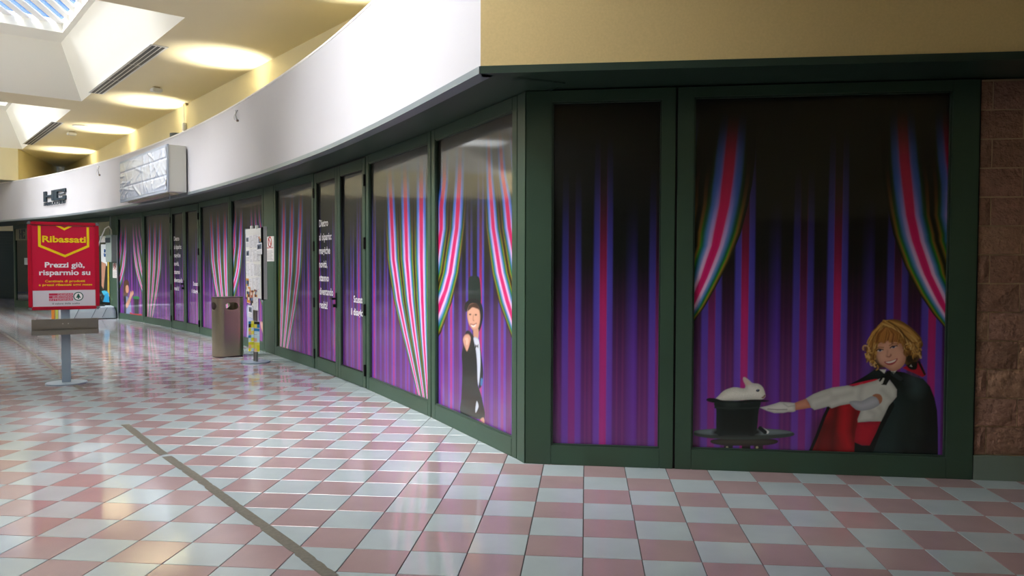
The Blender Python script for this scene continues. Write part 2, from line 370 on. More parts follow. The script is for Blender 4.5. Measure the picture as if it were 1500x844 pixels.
# ceiling with roof-light funnels
B = MB()
def cq(s0, s1, t0, t1, z=ZC, h=.12): B.prism([st(s0, t0)[:2], st(s1, t0)[:2], st(s1, t1)[:2], st(s0, t1)[:2]], z, z+h)
cq(S_BACK, 29.2, T_IN, T_WALL+.1); cq(S_BACK, 26.5, T_OPP-.1, T_OUT)
cuts = [S_BACK]+[q for f in FUN for q in f]+[26.5]
for a, b in zip(cuts[::2], cuts[1::2]): cq(a, b, T_OUT, T_IN)
B.box(-.7, 8.3, -12.3, 1.9, ZC+.14, ZC+.24)
cq(26.3, 50, T_OPP-.3, T_WALL+5, ZC+.125)
ceil = B.build('ceiling', M_CEIL); tag(ceil, 'cream painted gallery ceiling with square roof-light wells', 'ceiling', kind='structure')
G0 = np.array([.75, .49])                              # how far a funnel draws in along s and across t by its top
sl_d = None
for n, (s0, s1) in enumerate(FUN):
    B = MB(); lo = [st(s0, T_IN, ZC), st(s1, T_IN, ZC), st(s1, T_OUT, ZC), st(s0, T_OUT, ZC)]
    q0, q1, t1_, t0_ = s0+.75, s1-.75, T_IN-.49, T_OUT+.49
    hi = [st(q0, t1_, ZT), st(q1, t1_, ZT), st(q1, t0_, ZT), st(q0, t0_, ZT)]
    B.add(lo+hi, [(i, (i+1) % 4, 4+(i+1) % 4, 4+i) for i in range(4)])
    # white curb ring round the opening: 0.1 at the wall side, wider at the far end
    i0, i1, j1, j0 = q0+.25, q1-.80, t1_-.10, t0_+.15
    hi2 = [st(i0, j1, ZT), st(i1, j1, ZT), st(i1, j0, ZT), st(i0, j0, ZT)]; hi3 = [(x, y, z+.25) for x, y, z in hi2]
    B.add(hi+hi2+hi3, [(i, (i+1) % 4, 4+(i+1) % 4, 4+i) for i in range(4)]+[(4+i, 4+(i+1) % 4, 8+(i+1) % 4, 8+i) for i in range(4)])
    fn = B.build('skylight_well', M_FUNNEL); me = fn.data
    tag(fn, ['white skylight well added behind the viewer for fill light', 'white skylight well nearest the corner shop, out of the picture', 'large white skylight well with blue sky between white slats', 'second skylight well further along, with only its bright side showing'][n], 'skylight', kind='structure')
    # slats run along world direction found from the picture: about parallel to the x axis
    a = onz(57.6, 0, ZT+.2); b = onz(102.4, 39.5, ZT+.2); dr = (b-a)[:2]/np.hypot(*(b-a)[:2]); nr = np.array([-dr[1], dr[0]])
    c_ = np.array(st((i0+i1)/2, (j0+j1)/2)[:2]); pitch_s = .262 if sl_d is None else sl_d
    poly = [np.array(p[:2]) for p in hi2]
    ref = a[:2]@nr
    ks = [(p@nr-ref)/pitch_s for p in poly]
    for kk in range(math.floor(min(ks)), math.ceil(max(ks))+1):
        # clip slat strip against the opening rectangle
        pts = [p for p in poly]
        for sgn, lim in ((1, ref+kk*pitch_s), (-1, -(ref+(kk+.52)*pitch_s))):
            out = []
            for i in range(len(pts)):
                P, Q = pts[i-1], pts[i]; fp, fq = sgn*(P@nr)-lim, sgn*(Q@nr)-lim
                if fp*fq < 0: out.append(P+(Q-P)*(fp/(fp-fq)))
                if fq >= 0: out.append(Q)
            pts = out
            if len(pts) < 3: break
        if len(pts) >= 3:
            S = MB(); S.prism([tuple(p) for p in pts], ZT+.17, ZT+.195)
            S.build('slat', mat('skylight_slat', '#FFFFFF', .6, emit=('#FFFFFF', .0)), fn)
    gl = MB(); gl.prism([tuple(p[:2]) for p in hi2], ZT+.22, ZT+.23)
    mg = bpy.data.materials.get('roof_glass')
    if not mg:
        mg = bpy.data.materials.new('roof_glass'); mg.use_nodes = True; t = mg.node_tree; t.nodes.clear(); ou = t.nodes.new('ShaderNodeOutputMaterial'); tr = t.nodes.new('ShaderNodeBsdfTransparent')
        gg = t.nodes.new('ShaderNodeBsdfGlossy'); gg.inputs['Roughness'].default_value = .05; mx = t.nodes.new('ShaderNodeMixShader'); mx.inputs[0].default_value = .05
        t.links.new(tr.outputs[0], mx.inputs[1]); t.links.new(gg.outputs[0], mx.inputs[2]); t.links.new(mx.outputs[0], ou.inputs[0])
    gl.build('pane', mg, fn)

def wall(name, pts, z0, z1, m, label, th=.15):         # polyline wall, thickness away from the room (to the right of travel)
    B = MB()
    for a, b in zip(pts[:-1], pts[1:]):
        d = Vector((b[0]-a[0], b[1]-a[1])).normalized(); n = Vector((d.y, -d.x))*th
        B.prism([(a[0], a[1]), (b[0], b[1]), (b[0]+n.x, b[1]+n.y), (a[0]+n.x, a[1]+n.y)], z0, z1)
    return tag(B.build(name, m), label, 'wall', kind='structure')
E0 = (-19.26, 22.42); E1 = (-17.35, 18.09)
wall('wall_upper', [st(29.47, T_WALL)[:2], st(2.2, T_WALL)[:2]][::-1], 2.95, ZC, M_CREAM, 'cream upper wall set back above the curved white fascia')
# end wall over the fascia, running on as the far side of the second roof light
B = MB(); E2 = tuple(np.array(E1)-np.array([R2, R2])*9)
B.prism([E0, E1, (E1[0]-.15, E1[1]+.25), (E0[0]-.2, E0[1]+.1)], 3.9, ZC)
B.prism([E1, E2, (E2[0]-.1, E2[1]+.1), (E1[0]-.15, E1[1]+.25)], 4.03, ZC)
tag(B.build('wall_end', M_CREAM), 'cream end wall rising above the far end of the fascia', 'wall', kind='structure')
wall('wall_far', [(-34, 17.5), (-34, 33), (-17, 33)][::-1], 0, 5.1, M_CREAM, 'cream wall beyond the far end of the gallery')
wall('wall_left', [st(S_BACK, T_OPP)[:2], st(34, T_OPP)[:2]][::-1], 0, ZC, M_CREAM, 'cream wall along the opposite side of the gallery')
wall('wall_back', [st(S_BACK, T_OPP)[:2], st(S_BACK, 2.5)[:2], (8.15, -4.6), (8.15, 1.9)], 0, ZC+.14, M_CREAM, 'cream wall behind the viewer', th=.15)
# opposite shops: dark glazing under a white fascia
B = MB(); B.prism([st(S_BACK, T_OPP)[:2], st(30, T_OPP)[:2], st(30, T_OPP+.5)[:2], st(S_BACK, T_OPP+.5)[:2]], 2.79, 4.0)
tag(B.build('trim_1', M_FASCIA), 'white fascia over the opposite row of shops', 'fascia', kind='structure')
B = MB(); B.prism([st(S_BACK, T_OPP+.02)[:2], st(30, T_OPP+.02)[:2], st(30, T_OPP+.1)[:2], st(S_BACK, T_OPP+.1)[:2]], 0, 2.79)
for q in range(18): B.prism([st(S_BACK+2*q, T_OPP+.1)[:2], st(S_BACK+2*q+.2, T_OPP+.1)[:2], st(S_BACK+2*q+.2, T_OPP+.16)[:2], st(S_BACK+2*q, T_OPP+.16)[:2]], 0, 2.79, 1)
tag(B.build('trim_2', [M_DARKG, M_FRAME]), 'dark glazed shopfronts on the opposite side', 'shopfront', kind='structure')
B = MB(); B.prism([st(S_BACK+.02, -6.9)[:2], st(S_BACK+.1, -6.9)[:2], st(S_BACK+.1, 2.3)[:2], st(S_BACK+.02, 2.3)[:2]], 0, 2.4)
tag(B.build('trim_3', mat('brown_shopfront', '#6A5038', .4)), 'brown shopfront behind the viewer', 'shopfront', kind='structure')

# curved fascia
fas_px = [(704, 108.2), (634.7, 143.8), (564.8, 181.8), (481.9, 219.2), (406, 249.3), (275.5, 285.3), (202.7, 300.4), (160, 307.8), (83, 318.8), (0, 324.7)]
FP = [onz(*p, H_F)[:2] for p in fas_px]
fr_t = [ang(p) for p in FP]; fr_r = [math.hypot(p[0]-CX, p[1]-CY) for p in FP]
def rfas(a): return float(np.interp(a, fr_t, np.convolve(np.pad(fr_r, 1, 'edge'), [.25, .5, .25], 'valid')))
NF = 70; fa = [fr_t[0]+(fr_t[-1]+.13-fr_t[0])*i/NF for i in range(NF+1)]
FLN = [on(a, rfas(a)) for a in fa]; FLN[0] = tuple(FP[0])
def outset(p, q): a = ang(p); return (p[0]+q*math.cos(a), p[1]+q*math.sin(a))
def strip_wall(name, line, d0, d1, z0, z1, m, label, cat):
    B = MB(); n = len(line); vs = []
    for p in line:
        i_, o_ = outset(p, d0), outset(p, d1); vs += [(i_[0], i_[1], z0), (i_[0], i_[1], z1), (o_[0], o_[1], z1), (o_[0], o_[1], z0)]
    fs = [(4*i+j, 4*i+4+j, 4*i+4+(j+1) % 4, 4*i+(j+1) % 4) for i in range(n-1) for j in range(4)]+[(0, 1, 2, 3), (4*n-4, 4*n-1, 4*n-2, 4*n-3)]
    B.add(vs, fs); o = B.build(name, m); bm = bmesh.new(); bm.from_mesh(o.data); bmesh.ops.recalc_face_normals(bm, faces=bm.faces); bm.to_mesh(o.data); bm.free()
    return tag(o, label, cat, kind='structure')
strip_wall('wall_fascia', FLN, 0, .12, H_F+.05, 4.0, M_FASCIA, 'long curved white fascia band over the curtained shopfront', 'fascia')
strip_wall('trim_4', FLN, -.012, .10, H_F, H_F+.05, M_TRIM, 'grey metal edge strip under the curved fascia', 'trim')
strip_wall('trim_5', FLN, 0, .10, 3.985, 4.02, mat('cap_white', '#F2EFE8', .5), 'thin white cap on top of the curved fascia', 'trim')
# soffit between fascia and glazing
B = MB(); vs = []
outer = [on(a, RF+.15) for a in fa]
for p, q in zip(FLN, outer): vs += [(p[0]+.0, p[1], H_F+.004), (q[0], q[1], H_F+.004)]
B.add(vs, [(2*i, 2*i+1, 2*i+3, 2*i+2) for i in range(NF)])
vs = [(x, y, z+.05) for x, y, z in vs]; B.add(vs, [(2*i, 2*i+2, 2*i+3, 2*i+1) for i in range(NF)])
RFAS = (onz(1500, 87.4, H_F)[:2]); fd = (RFAS-FP[0]); fd = fd/np.hypot(*fd); RE = FP[0]+fd*8.9
B.prism([tuple(FP[0]), tuple(RE), (RE[0], 1.95), (-.3, 1.95), tuple(outer[0])], H_F+.009, H_F+.05)
tag(B.build('ceiling_soffit', M_SOFFIT), 'dark green soffit under the fascia', 'soffit', kind='structure')
# straight fascia to the right of the corner
nb = np.array([-fd[1], fd[0]])
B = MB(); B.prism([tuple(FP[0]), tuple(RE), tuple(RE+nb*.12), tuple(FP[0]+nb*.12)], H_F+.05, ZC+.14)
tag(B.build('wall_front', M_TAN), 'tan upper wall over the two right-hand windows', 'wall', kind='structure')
B = MB(); B.prism([tuple(FP[0]-nb*.012), tuple(RE-nb*.012), tuple(RE+nb*.1), tuple(FP[0]+nb*.1)], H_F, H_F+.05)
tag(B.build('trim_6', M_SOFFIT), 'dark green edge strip under the tan upper wall', 'trim', kind='structure')

# ------------------------------------------------------------------ frontage modules
DEP = .07
def ring(u0, u1, z0, z1, l, r, b, t, y0=-.0, y1=DEP):
    B = MB(); B.box(u0, u0+l, y0, y1, z0, z1); B.box(u1-r, u1, y0, y1, z0, z1); B.box(u0+l, u1-r, y0, y1, z0, z0+b); B.box(u0+l, u1-r, y0, y1, z1-t, z1); return B
def bead(u0, u1, z0, z1, w_=.012):                     # dark glazing bead round the glass
    return ring(u0, u1, z0, z1, w_, w_, w_, w_, .008, .03)
class Panel: pass
def panel(name, a, b, label, cat, l=.10, r=.09, bt=.145, tp=.10, paint=None, du=.012, dz=.006, joint=True, gap=.008):
    f = Face(a, b); e = empty(name, mw=f.mw); tag(e, label, cat, kind='structure')
    ring(gap, f.len-gap, 0.0, H_F, l-gap, r-gap, bt, tp).build('frame', M_FRAME, e, bevel=.003)
    if joint: MB().box(-.004, gap+.001, .012, DEP, 0.0, H_F).box(f.len-gap-.001, f.len+.004, .012, DEP, 0.0, H_F).build('seal', M_SEAL, e)
    bead(l, f.len-r, bt, H_F-tp).build('glazing_bead', M_SOFFIT, e)
    cv = Canvas(f, l+.004, f.len-r-.004, bt+.004, H_F-tp-.004, du, dz)
    if paint: paint(cv)
    fm = cv.build('printed_film', .034, M_PRINT, e)
    return f, e, fm, cv
P_ = {k: on(v) for k, v in JT.items()}

# ---- figures on the films
def fig_magician(c):
    o, s = (640, 400), 3.517
    c.poly([(143, 75), (146, 28), (158, 16), (188, 16), (200, 28), (206, 75), (204, 160), (150, 165)], '#182A24', o, s)
    c.poly([(124, 185), (130, 155), (150, 137), (178, 133), (202, 145), (217, 180), (218, 235), (205, 290), (192, 300), (190, 200), (150, 170), (135, 200)], '#161A18', o, s)
    c.poly([(137, 215), (142, 180), (155, 160), (180, 158), (197, 178), (205, 220), (202, 262), (190, 295), (172, 300), (155, 280), (143, 255)], '#E3A98C', o, s, shade=.03, shade_col='#9A6448')
    c.poly([(140, 195), (150, 165), (185, 157), (200, 190), (190, 185), (165, 178), (150, 190)], '#4A3020', o, s)
    for q in ((153, 214), (182, 216)): c.poly([(q[0]-6, q[1]), (q[0], q[1]-4), (q[0]+6, q[1]), (q[0], q[1]+4)], '#2A1A14', o, s)
    c.line([(169, 218), (168, 243), (172, 246)], '#B07A5C', .012, o, s); c.poly([(157, 266), (170, 270), (184, 262), (178, 277), (164, 279)], '#F4E4DC', o, s); c.line([(155, 264), (170, 268), (186, 260)], '#8A3A34', .008, o, s)
    c.poly([(170, 296), (195, 290), (193, 345), (175, 345)], '#D0987C', o, s)
    c.poly([(133, 300), (150, 300), (168, 325), (185, 380), (190, 450), (192, 570), (200, 600), (216, 660), (226, 752), (160, 745), (104, 722), (108, 640), (114, 500), (110, 420), (118, 380), (126, 330)], '#141A17', o, s, shade=.02, shade_col='#26302C')
    c.poly([(200, 350), (210, 420), (220, 520), (210, 585), (196, 578), (196, 400)], '#12170F', o, s)
    c.poly([(170, 335), (196, 342), (204, 400), (206, 480), (198, 578), (191, 560), (188, 470), (182, 400)], '#D6DCE8', o, s, shade=.02, shade_col='#9AA8C0')
    c.poly([(180, 370), (188, 376), (194, 368), (194, 388), (187, 380), (180, 390)], '#14181C', o, s)
    c.poly([(116, 345), (126, 320), (145, 316), (156, 335), (152, 365), (144, 392), (136, 405), (126, 385)], '#E0A68C', o, s, shade=.02, shade_col='#9A6448')
    c.poly([(126, 340), (142, 336), (144, 362), (134, 372)], '#F0C0A8', o, s); c.line([(128, 348), (131, 392)], '#A06A50', .006, o, s)
    c.poly([(187, 662), (196, 690), (182, 722), (180, 700)], '#C8D0DC', o, s); c.poly([(206, 755), (222, 748), (226, 776), (214, 768)], '#E0A68C', o, s)
    c.poly([(208, 545), (218, 550), (214, 580), (206, 578)], '#3A78B0', o, s)
def fig_helper(c):                                     # mostly behind the notice stand
    o, s = (350, 420), 7.03
    c.poly([(75, -60), (95, -90), (120, -80), (140, -40), (140, 80), (85, 90), (78, 20)], '#120E10', o, s)
    c.poly([(95, 0), (130, 0), (135, 80), (110, 110), (95, 80)], '#D8A088', o, s, curve=True)
    c.poly([(60, 205), (100, 190), (170, 210), (180, 560), (120, 545), (95, 490), (62, 530), (66, 380)], '#B4BAD8', o, s, shade=.05, shade_col='#7A80A8')
    c.poly([(200, 360), (235, 370), (250, 390), (242, 460), (235, 510), (215, 450), (205, 420)], '#E8B4A4', o, s, shade=.03, shade_col='#A87060')
def fig_girl(c):
    o, s = (160, 330), 5.278
    c.poly([(100, 450), (112, 425), (130, 422), (142, 450), (142, 500), (125, 555), (105, 600), (98, 540)], '#5A3820', o, s, shade=.04, shade_col='#2A180C')
    c.poly([(120, 468), (134, 466), (140, 490), (136, 520), (122, 522), (116, 495)], '#DDA084', o, s)
    c.poly([(105, 560), (130, 550), (150, 580), (162, 640), (156, 690), (112, 684), (108, 620)], '#8A9AC0', o, s, shade=.05, shade_col='#3A4460')
    c.poly([(104, 560), (118, 555), (120, 690), (104, 684)], '#1A1C24', o, s)
    c.poly([(118, 610), (142, 560), (152, 520), (158, 508), (163, 520), (172, 505), (178, 530), (162, 560), (150, 600), (126, 645)], '#E0A88C', o, s, shade=.03, shade_col='#9A6850')
    c.poly([(182, 560), (216, 560), (216, 692), (186, 690)], '#10201A', o, s, curve=False); c.poly([(172, 556), (200, 548), (222, 560), (216, 572), (180, 570)], '#2A8A4A', o, s)
    c.poly([(150, 672), (172, 684), (238, 688), (234, 702), (180, 700), (155, 692)], '#D0302C', o, s)
# ---- drape layouts, given on the first module of each kind and re-used on the others
def to_local(face, pts, o=(0, 0), s=1.): return [face.pix(o[0]+x/s, o[1]+y/s) for x, y in pts]
class LocalFace:                                       # lets a layout written in (u,z) be painted on any module
    def pix(self, x, y, off=0): return (x, y)
fA = Face(P_['m1'], P_['post']); fB = Face(P_['m2'], P_['m1']); fC = Face(P_['pr'], P_['m3'])
layA = [dict(g0=to_local(fA, [(681, 200), (679, 297), (676, 334), (667, 400), (657, 443), (641.4, 487), (634, 500)]), s0=0, g1=to_local(fA, [(669, 200), (668, 260), (664, 334), (654.5, 400), (648, 425), (637, 455), (626, 480)]), s1=.5),
        dict(g0=to_local(fA, [(702, 200), (704, 297), (706, 334), (715, 400), (725, 443), (749, 509.5), (756, 525)]), s0=0, g1=to_local(fA, [(710, 200), (712, 260), (717, 334), (727, 400), (737, 440), (752, 488), (760, 505)]), s1=.5)]
layB = [dict(g0=to_local(fB, [(566, 230), (568.5, 299), (572, 380), (580, 440), (590, 490), (604, 553), (611, 585)]), s0=.5, g1=to_local(fB, [(612.4, 230), (612.4, 299), (612.6, 380), (614, 440), (616, 490), (619, 540), (622, 585)]), s1=2.5, smax=3.1)]
layC = [dict(g0=to_local(fC, [(437.5, 280), (436.5, 330), (433, 400), (427, 450), (417.5, 509), (414, 530)]), s0=.5, g1=to_local(fC, [(412.6, 280), (412.6, 330), (411.5, 400), (410, 450), (408.2, 509), (407.5, 530)]), s1=2.5, smax=3.2)]
def paint(lay, phase, fig=None, mirror=None):
    def f(c):
        c.backdrop(phase); face = c.face; c.face = LocalFace()
        for q in lay: c.drape(**q)
        c.face = face
        if fig: fig(c)
    return f
nW = 0
wins = []
def addwin(a, b, label, **k):
    global nW; nW += 1
    r = panel('window_%d' % nW, a, b, label, 'window', **k); wins.append(r); return r
# right wall windows
Rd = np.array(B_COR)-np.array(A_COR); Rl = np.hypot(*Rd); Ru = Rd/Rl
fR = Face(A_COR, B_COR)
uj = fR.pix(989.5, 400)[0]; PJ = tuple(np.array(A_COR)+Ru*uj)
fR1 = Face(A_COR, PJ); fR2 = Face(PJ, B_COR)
g1 = [fR1.pix(x, 400)[0] for x in (808, 968)]
def fig_child(c):
    o = (1170, 520); s = 5.274; h = (1255, 460); hs = 7.673; r = (1000, 540); rs = 6.03
    # round table, hat, rabbit
    c.poly([(370, 690), (450, 690), (445, 745), (375, 745)], '#2A2A26', r, rs, curve=False); c.poly([(530, 690), (605, 690), (610, 745), (528, 745)], '#24241F', r, rs, curve=False); c.poly([(640, 690), (718, 690), (720, 745), (645, 745)], '#2A2A26', r, rs, curve=False)
    c.poly([(390, 700), (405, 698), (408, 715), (392, 716)], '#B8B090', r, rs); c.poly([(655, 700), (672, 698), (674, 715), (657, 716)], '#B8B090', r, rs)
    c.poly([(262, 640), (400, 628), (700, 628), (838, 640), (832, 672), (700, 690), (400, 690), (270, 672)], '#4A4438', r, rs, shade=.05, shade_col='#1E1C18')
    c.poly([(106, 575), (125, 556), (250, 543), (420, 538), (700, 540), (880, 550), (985, 575), (985, 603), (880, 622), (700, 634), (420, 636), (220, 622), (112, 600)], '#3A4440', r, rs)
    c.poly([(110, 574), (125, 557), (250, 544), (420, 539), (700, 541), (880, 551), (984, 574), (880, 590), (700, 598), (420, 600), (220, 594)], '#75858A', r, rs, shade=.04, shade_col='#50605C')
    c.poly([(305, 600), (320, 540), (650, 540), (655, 600)], '#141C18', r, rs, soft=.03)
    c.poly([(685, 528), (700, 524), (765, 560), (768, 576), (752, 584), (690, 545)], '#D8E0DC', r, rs); c.line([(694, 536), (735, 570)], '#10181A', .03, r, rs)
    c.poly([(300, 285), (325, 245), (370, 203), (430, 178), (480, 172), (548, 182), (562, 155), (545, 118), (540, 88), (556, 82), (590, 105), (625, 134), (680, 143), (718, 175), (738, 232), (735, 262), (700, 282), (600, 284), (450, 292)], '#E8E8DE', r, rs, shade=.05, shade_col='#A8A89C', noise=.04)
    c.poly([(552, 100), (565, 105), (600, 135), (572, 150)], '#D8B8A8', r, rs, soft=.03); c.poly([(655, 200), (672, 188), (688, 196), (682, 210), (664, 212)], '#1C2430', r, rs); c.poly([(667, 195), (675, 193), (673, 199)], '#B0C8E8', r, rs)
    c.line([(733, 246), (722, 262), (712, 264)], '#8A6A60', .012, r, rs)
    c.poly([(214, 282), (238, 268), (300, 272), (360, 288), (480, 292), (600, 282), (700, 282), (775, 292), (735, 302), (690, 305), (420, 320), (300, 312), (235, 300)], '#0E1714', r, rs)
    c.poly([(292, 305), (420, 312), (600, 308), (692, 300), (688, 350), (680, 380), (652, 588), (560, 598), (400, 598), (310, 588), (302, 380), (290, 350)], '#0D1612', r, rs, shade=.06, shade_col='#1C2C26')
    c.poly([(400, 310), (480, 308), (480, 345), (400, 345)], '#34443E', r, rs, soft=.06, alpha=.7); c.line([(292, 352), (420, 360), (600, 358), (686, 350)], '#22302A', .012, r, rs)
    # cape lining
    c.poly([(240, 405), (320, 395), (410, 380), (450, 410), (495, 440), (472, 500), (475, 600), (475, 775), (92, 770), (150, 640), (195, 510)], '#B01420', o, s, curve=False)
    for a, b, w_ in (((300, 420), (270, 760), .10), ((200, 560), (150, 765), .10), ((455, 440), (420, 760), .07)): c.line([a, ((a[0]+b[0])/2-8, (a[1]+b[1])/2), b], '#3A1410', w_, o, s, alpha=.75, soft=.09)
    c.line([(370, 420), (360, 600), (400, 720)], '#D01A28', .05, o, s, alpha=.7, soft=.06)
    c.line([(244, 405), (205, 490), (150, 635), (92, 770)], '#0A0E0A', .022, o, s)
    # cape
    c.poly([(610, 112), (660, 120), (700, 150), (760, 130), (830, 140), (900, 170), (975, 190), (1030, 250), (1065, 340), (1085, 440), (1092, 600), (1092, 795), (535, 780), (590, 700), (640, 600), (690, 480), (715, 400), (768, 335), (772, 275), (715, 198), (660, 215), (600, 200), (500, 218), (395, 238), (470, 200), (530, 165)], '#0C1411', o, s, curve=False)
    for P, cl, w_ in (([(720, 420), (690, 560), (650, 780)], '#28403F', .22), ([(850, 240), (880, 400), (900, 600), (905, 780)], '#1C2C26', .05), ([(960, 230), (940, 400), (935, 600)], '#20322E', .04), ([(900, 190), (925, 240), (920, 280)], '#42565A', .07), ([(790, 300), (830, 460), (860, 700)], '#1F302B', .03), ([(580, 140), (630, 150)], '#2C3E3C', .05)):
        c.line(P, cl, w_, o, s, alpha=.65, soft=.1)
    c.line([(718, 395), (650, 524), (605, 615), (540, 790)], '#0A0F0C', .06, o, s)
    # arm and shirt
    c.poly([(400, 240), (450, 226), (540, 205), (620, 192), (600, 225), (500, 250), (440, 245)], '#D01838', o, s)
    c.poly([(-28, 380), (0, 368), (70, 343), (90, 380), (108, 415), (0, 432), (-28, 436)], '#D8967A', o, s, curve=False, shade=.04, shade_col='#A86A50')
    c.poly([(65, 343), (120, 310), (190, 282), (270, 258), (390, 242), (430, 250), (520, 228), (600, 205), (650, 185), (715, 198), (745, 235), (772, 275), (770, 330), (735, 372), (710, 400), (690, 440), (670, 480), (648, 524), (560, 522), (468, 530), (466, 505), (490, 440), (455, 430), (405, 385), (330, 398), (265, 420), (240, 405), (185, 420), (132, 433), (105, 415), (88, 375)], '#D4D6CE', o, s, curve=False, shade=.03, shade_col='#A0A29A')
    for P in ([(110, 350), (180, 330), (250, 300)], [(150, 400), (230, 370), (300, 350)], [(270, 330), (350, 320), (420, 300)], [(500, 250), (480, 330), (500, 380)], [(660, 280), (700, 320), (720, 340)], [(560, 440), (600, 460), (590, 510)], [(640, 420), (660, 450), (630, 500)]): c.line(P, '#A8AAA4', .02, o, s, alpha=.6, soft=.04)
    c.poly([(402, 372), (450, 360), (500, 362), (580, 325), (640, 345), (640, 385), (600, 415), (550, 432), (490, 438), (440, 418)], '#C2C6CE', o, s, shade=.05, shade_col='#8E929C')
    c.poly([(582, 322), (605, 308), (640, 312), (658, 338), (655, 368), (638, 385), (630, 360), (612, 335)], '#B87A5A', o, s)
    c.poly([(468, 530), (560, 524), (647, 521), (610, 610), (560, 710), (500, 708), (442, 682), (450, 600)], '#C41830', o, s, curve=False, shade=.05, shade_col='#98102A')
    c.poly([(444, 684), (500, 708), (560, 710), (535, 782), (440, 780)], '#0E1612', o, s, curve=False)
    c.poly([(688, 352), (750, 338), (815, 320), (868, 303), (920, 305), (965, 308), (1002, 312), (1006, 385), (985, 392), (940, 392), (900, 400), (820, 402), (755, 382)], '#DCDCD6', r, rs, curve=False, shade=.03, shade_col='#A4A49E')
    c.line([(760, 365), (850, 372), (930, 370)], '#9A9A94', .008, r, rs); c.line([(900, 318), (940, 345), (1000, 335)], '#A8A8A2', .01, r, rs, alpha=.6)
    # bow and collar
    c.poly([(635, 118), (690, 118), (675, 150)], '#D8DCD4', o, s, curve=False); c.poly([(722, 128), (772, 122), (748, 156)], '#C8CCC4', o, s, curve=False)
    c.poly([(815, 105), (850, 88), (905, 108), (940, 60), (965, 75), (1000, 160), (972, 178), (915, 150), (860, 128)], '#C01830', o, s, curve=False)
    c.poly([(930, 55), (950, 50), (998, 155), (985, 165)], '#0C100E', o, s, curve=False); c.poly([(855, 70), (925, 55), (925, 112), (880, 118), (850, 90)], '#0E1210', o, s)
    c.poly([(872, 92), (882, 78), (892, 98)], '#D0D0C8', o, s, curve=False)
    c.poly([(690, 130), (720, 125), (760, 170), (800, 165), (830, 215), (720, 190), (690, 240), (650, 236), (672, 180), (640, 215), (632, 205), (655, 165), (690, 165)], '#0A0F0D', o, s, curve=False)
    c.line([(668, 190), (655, 225)], '#C8CCC4', .012, o, s); c.line([(740, 150), (800, 190)], '#2A3A3C', .03, o, s, alpha=.7)
    # head
    c.poly([(300, 112), (350, 75), (430, 64), (520, 82), (600, 132), (680, 200), (738, 268), (768, 350), (745, 400), (750, 460), (712, 520), (690, 545), (640, 550), (590, 580), (540, 560), (500, 600), (300, 606), (240, 612), (205, 572), (150, 545), (110, 490), (125, 440), (145, 410), (140, 340), (165, 265), (215, 178)], '#A87A3C', h, hs, shade=.05, shade_col='#5A3E1A')
    c.poly([(560, 470), (640, 440), (720, 470), (690, 545), (600, 575), (560, 540)], '#2E2412', h, hs, soft=.04)
    c.poly([(225, 440), (255, 520), (300, 600), (245, 605), (205, 560), (215, 480)], '#3A2A14', h, hs, soft=.03)
    c.poly([(225, 340), (300, 300), (400, 250), (470, 260), (520, 330), (560, 440), (572, 500), (560, 560), (520, 612), (450, 648), (400, 645), (340, 608), (285, 570), (255, 510), (240, 440), (222, 400)], '#E2AC92', h, hs, shade=.05, shade_col='#A87058')
    c.poly([(255, 470), (300, 440), (340, 480), (310, 540), (268, 520)], '#F2C0A8', h, hs, soft=.06, alpha=.6); c.poly([(470, 420), (530, 420), (545, 480), (490, 500)], '#EDB49C', h, hs, soft=.06, alpha=.6)
    # fringe and locks
    c.poly([(200, 400), (190, 330), (230, 250), (290, 190), (350, 170), (400, 200), (470, 240), (520, 330), (500, 335), (450, 318), (400, 325), (360, 300), (330, 330), (290, 325), (255, 350), (235, 400)], '#A0682E', h, hs, shade=.04, shade_col='#8A5A28')
    c.poly([(395, 225), (440, 225), (485, 262), (488, 300), (430, 300), (385, 270)], '#D2885C', h, hs, soft=.04)
    rr = random.Random(3)
    for k in range(150):
        t = rr.random(); side = rr.random()
        if side < .62:
            x0 = 330+rr.uniform(-20, 60); y0 = 90+rr.uniform(-10, 40); x1 = 480+t*270; y1 = 330+rr.uniform(-60, 170); mx = (x0+x1)/2+70*(1-t)+30; my = (y0+y1)/2-90*t-10
        else:
            x0 = 320+rr.uniform(-20, 30); y0 = 110+rr.uniform(-10, 40); x1 = 130+t*110; y1 = 400+rr.uniform(-90, 150); mx = (x0+x1)/2-45; my = (y0+y1)/2-40
        w1 = rr.uniform(-16, 16); P = [((1-q)**2*x0+2*q*(1-q)*mx+q*q*x1+w1*math.sin(q*9), (1-q)**2*y0+2*q*(1-q)*my+q*q*y1) for q in [i/8 for i in range(9)]]
        if 250 < x1 < 560 and y1 > 350: continue
        c.line(P, rr.choice(['#D2A458', '#C4944A', '#E2BC74', '#7A4E1E', '#5C3A16', '#B07A38', '#94622A']), rr.uniform(.006, .014), h, hs, alpha=.75)
    for k in range(46):
        x, y = rr.choice([(640, 420), (700, 400), (600, 400), (170, 480), (225, 560), (150, 440), (660, 480), (560, 380)]); x += rr.uniform(-45, 45); y += rr.uniform(-50, 50); R_ = rr.uniform(14, 34); a = rr.uniform(0, 6)
        if 250 < x < 530: continue
        c.line([(x+R_*math.cos(a+q*.6), y+R_*1.3*math.sin(a+q*.6)) for q in range(5)], rr.choice(['#D8AC60', '#C89848', '#6A4418', '#E4C080', '#8A5C26']), rr.uniform(.006, .012), h, hs, alpha=.8)
    for k in range(26):
        x = 215+k*11; c.line([(330+k*3, 165), (x+20, 230), (x, 318+rr.uniform(-12, 14)+14*math.sin(k*.8))], rr.choice(['#B87A3A', '#8A5424', '#C48A48', '#7A481E']), .009, h, hs, alpha=.7)
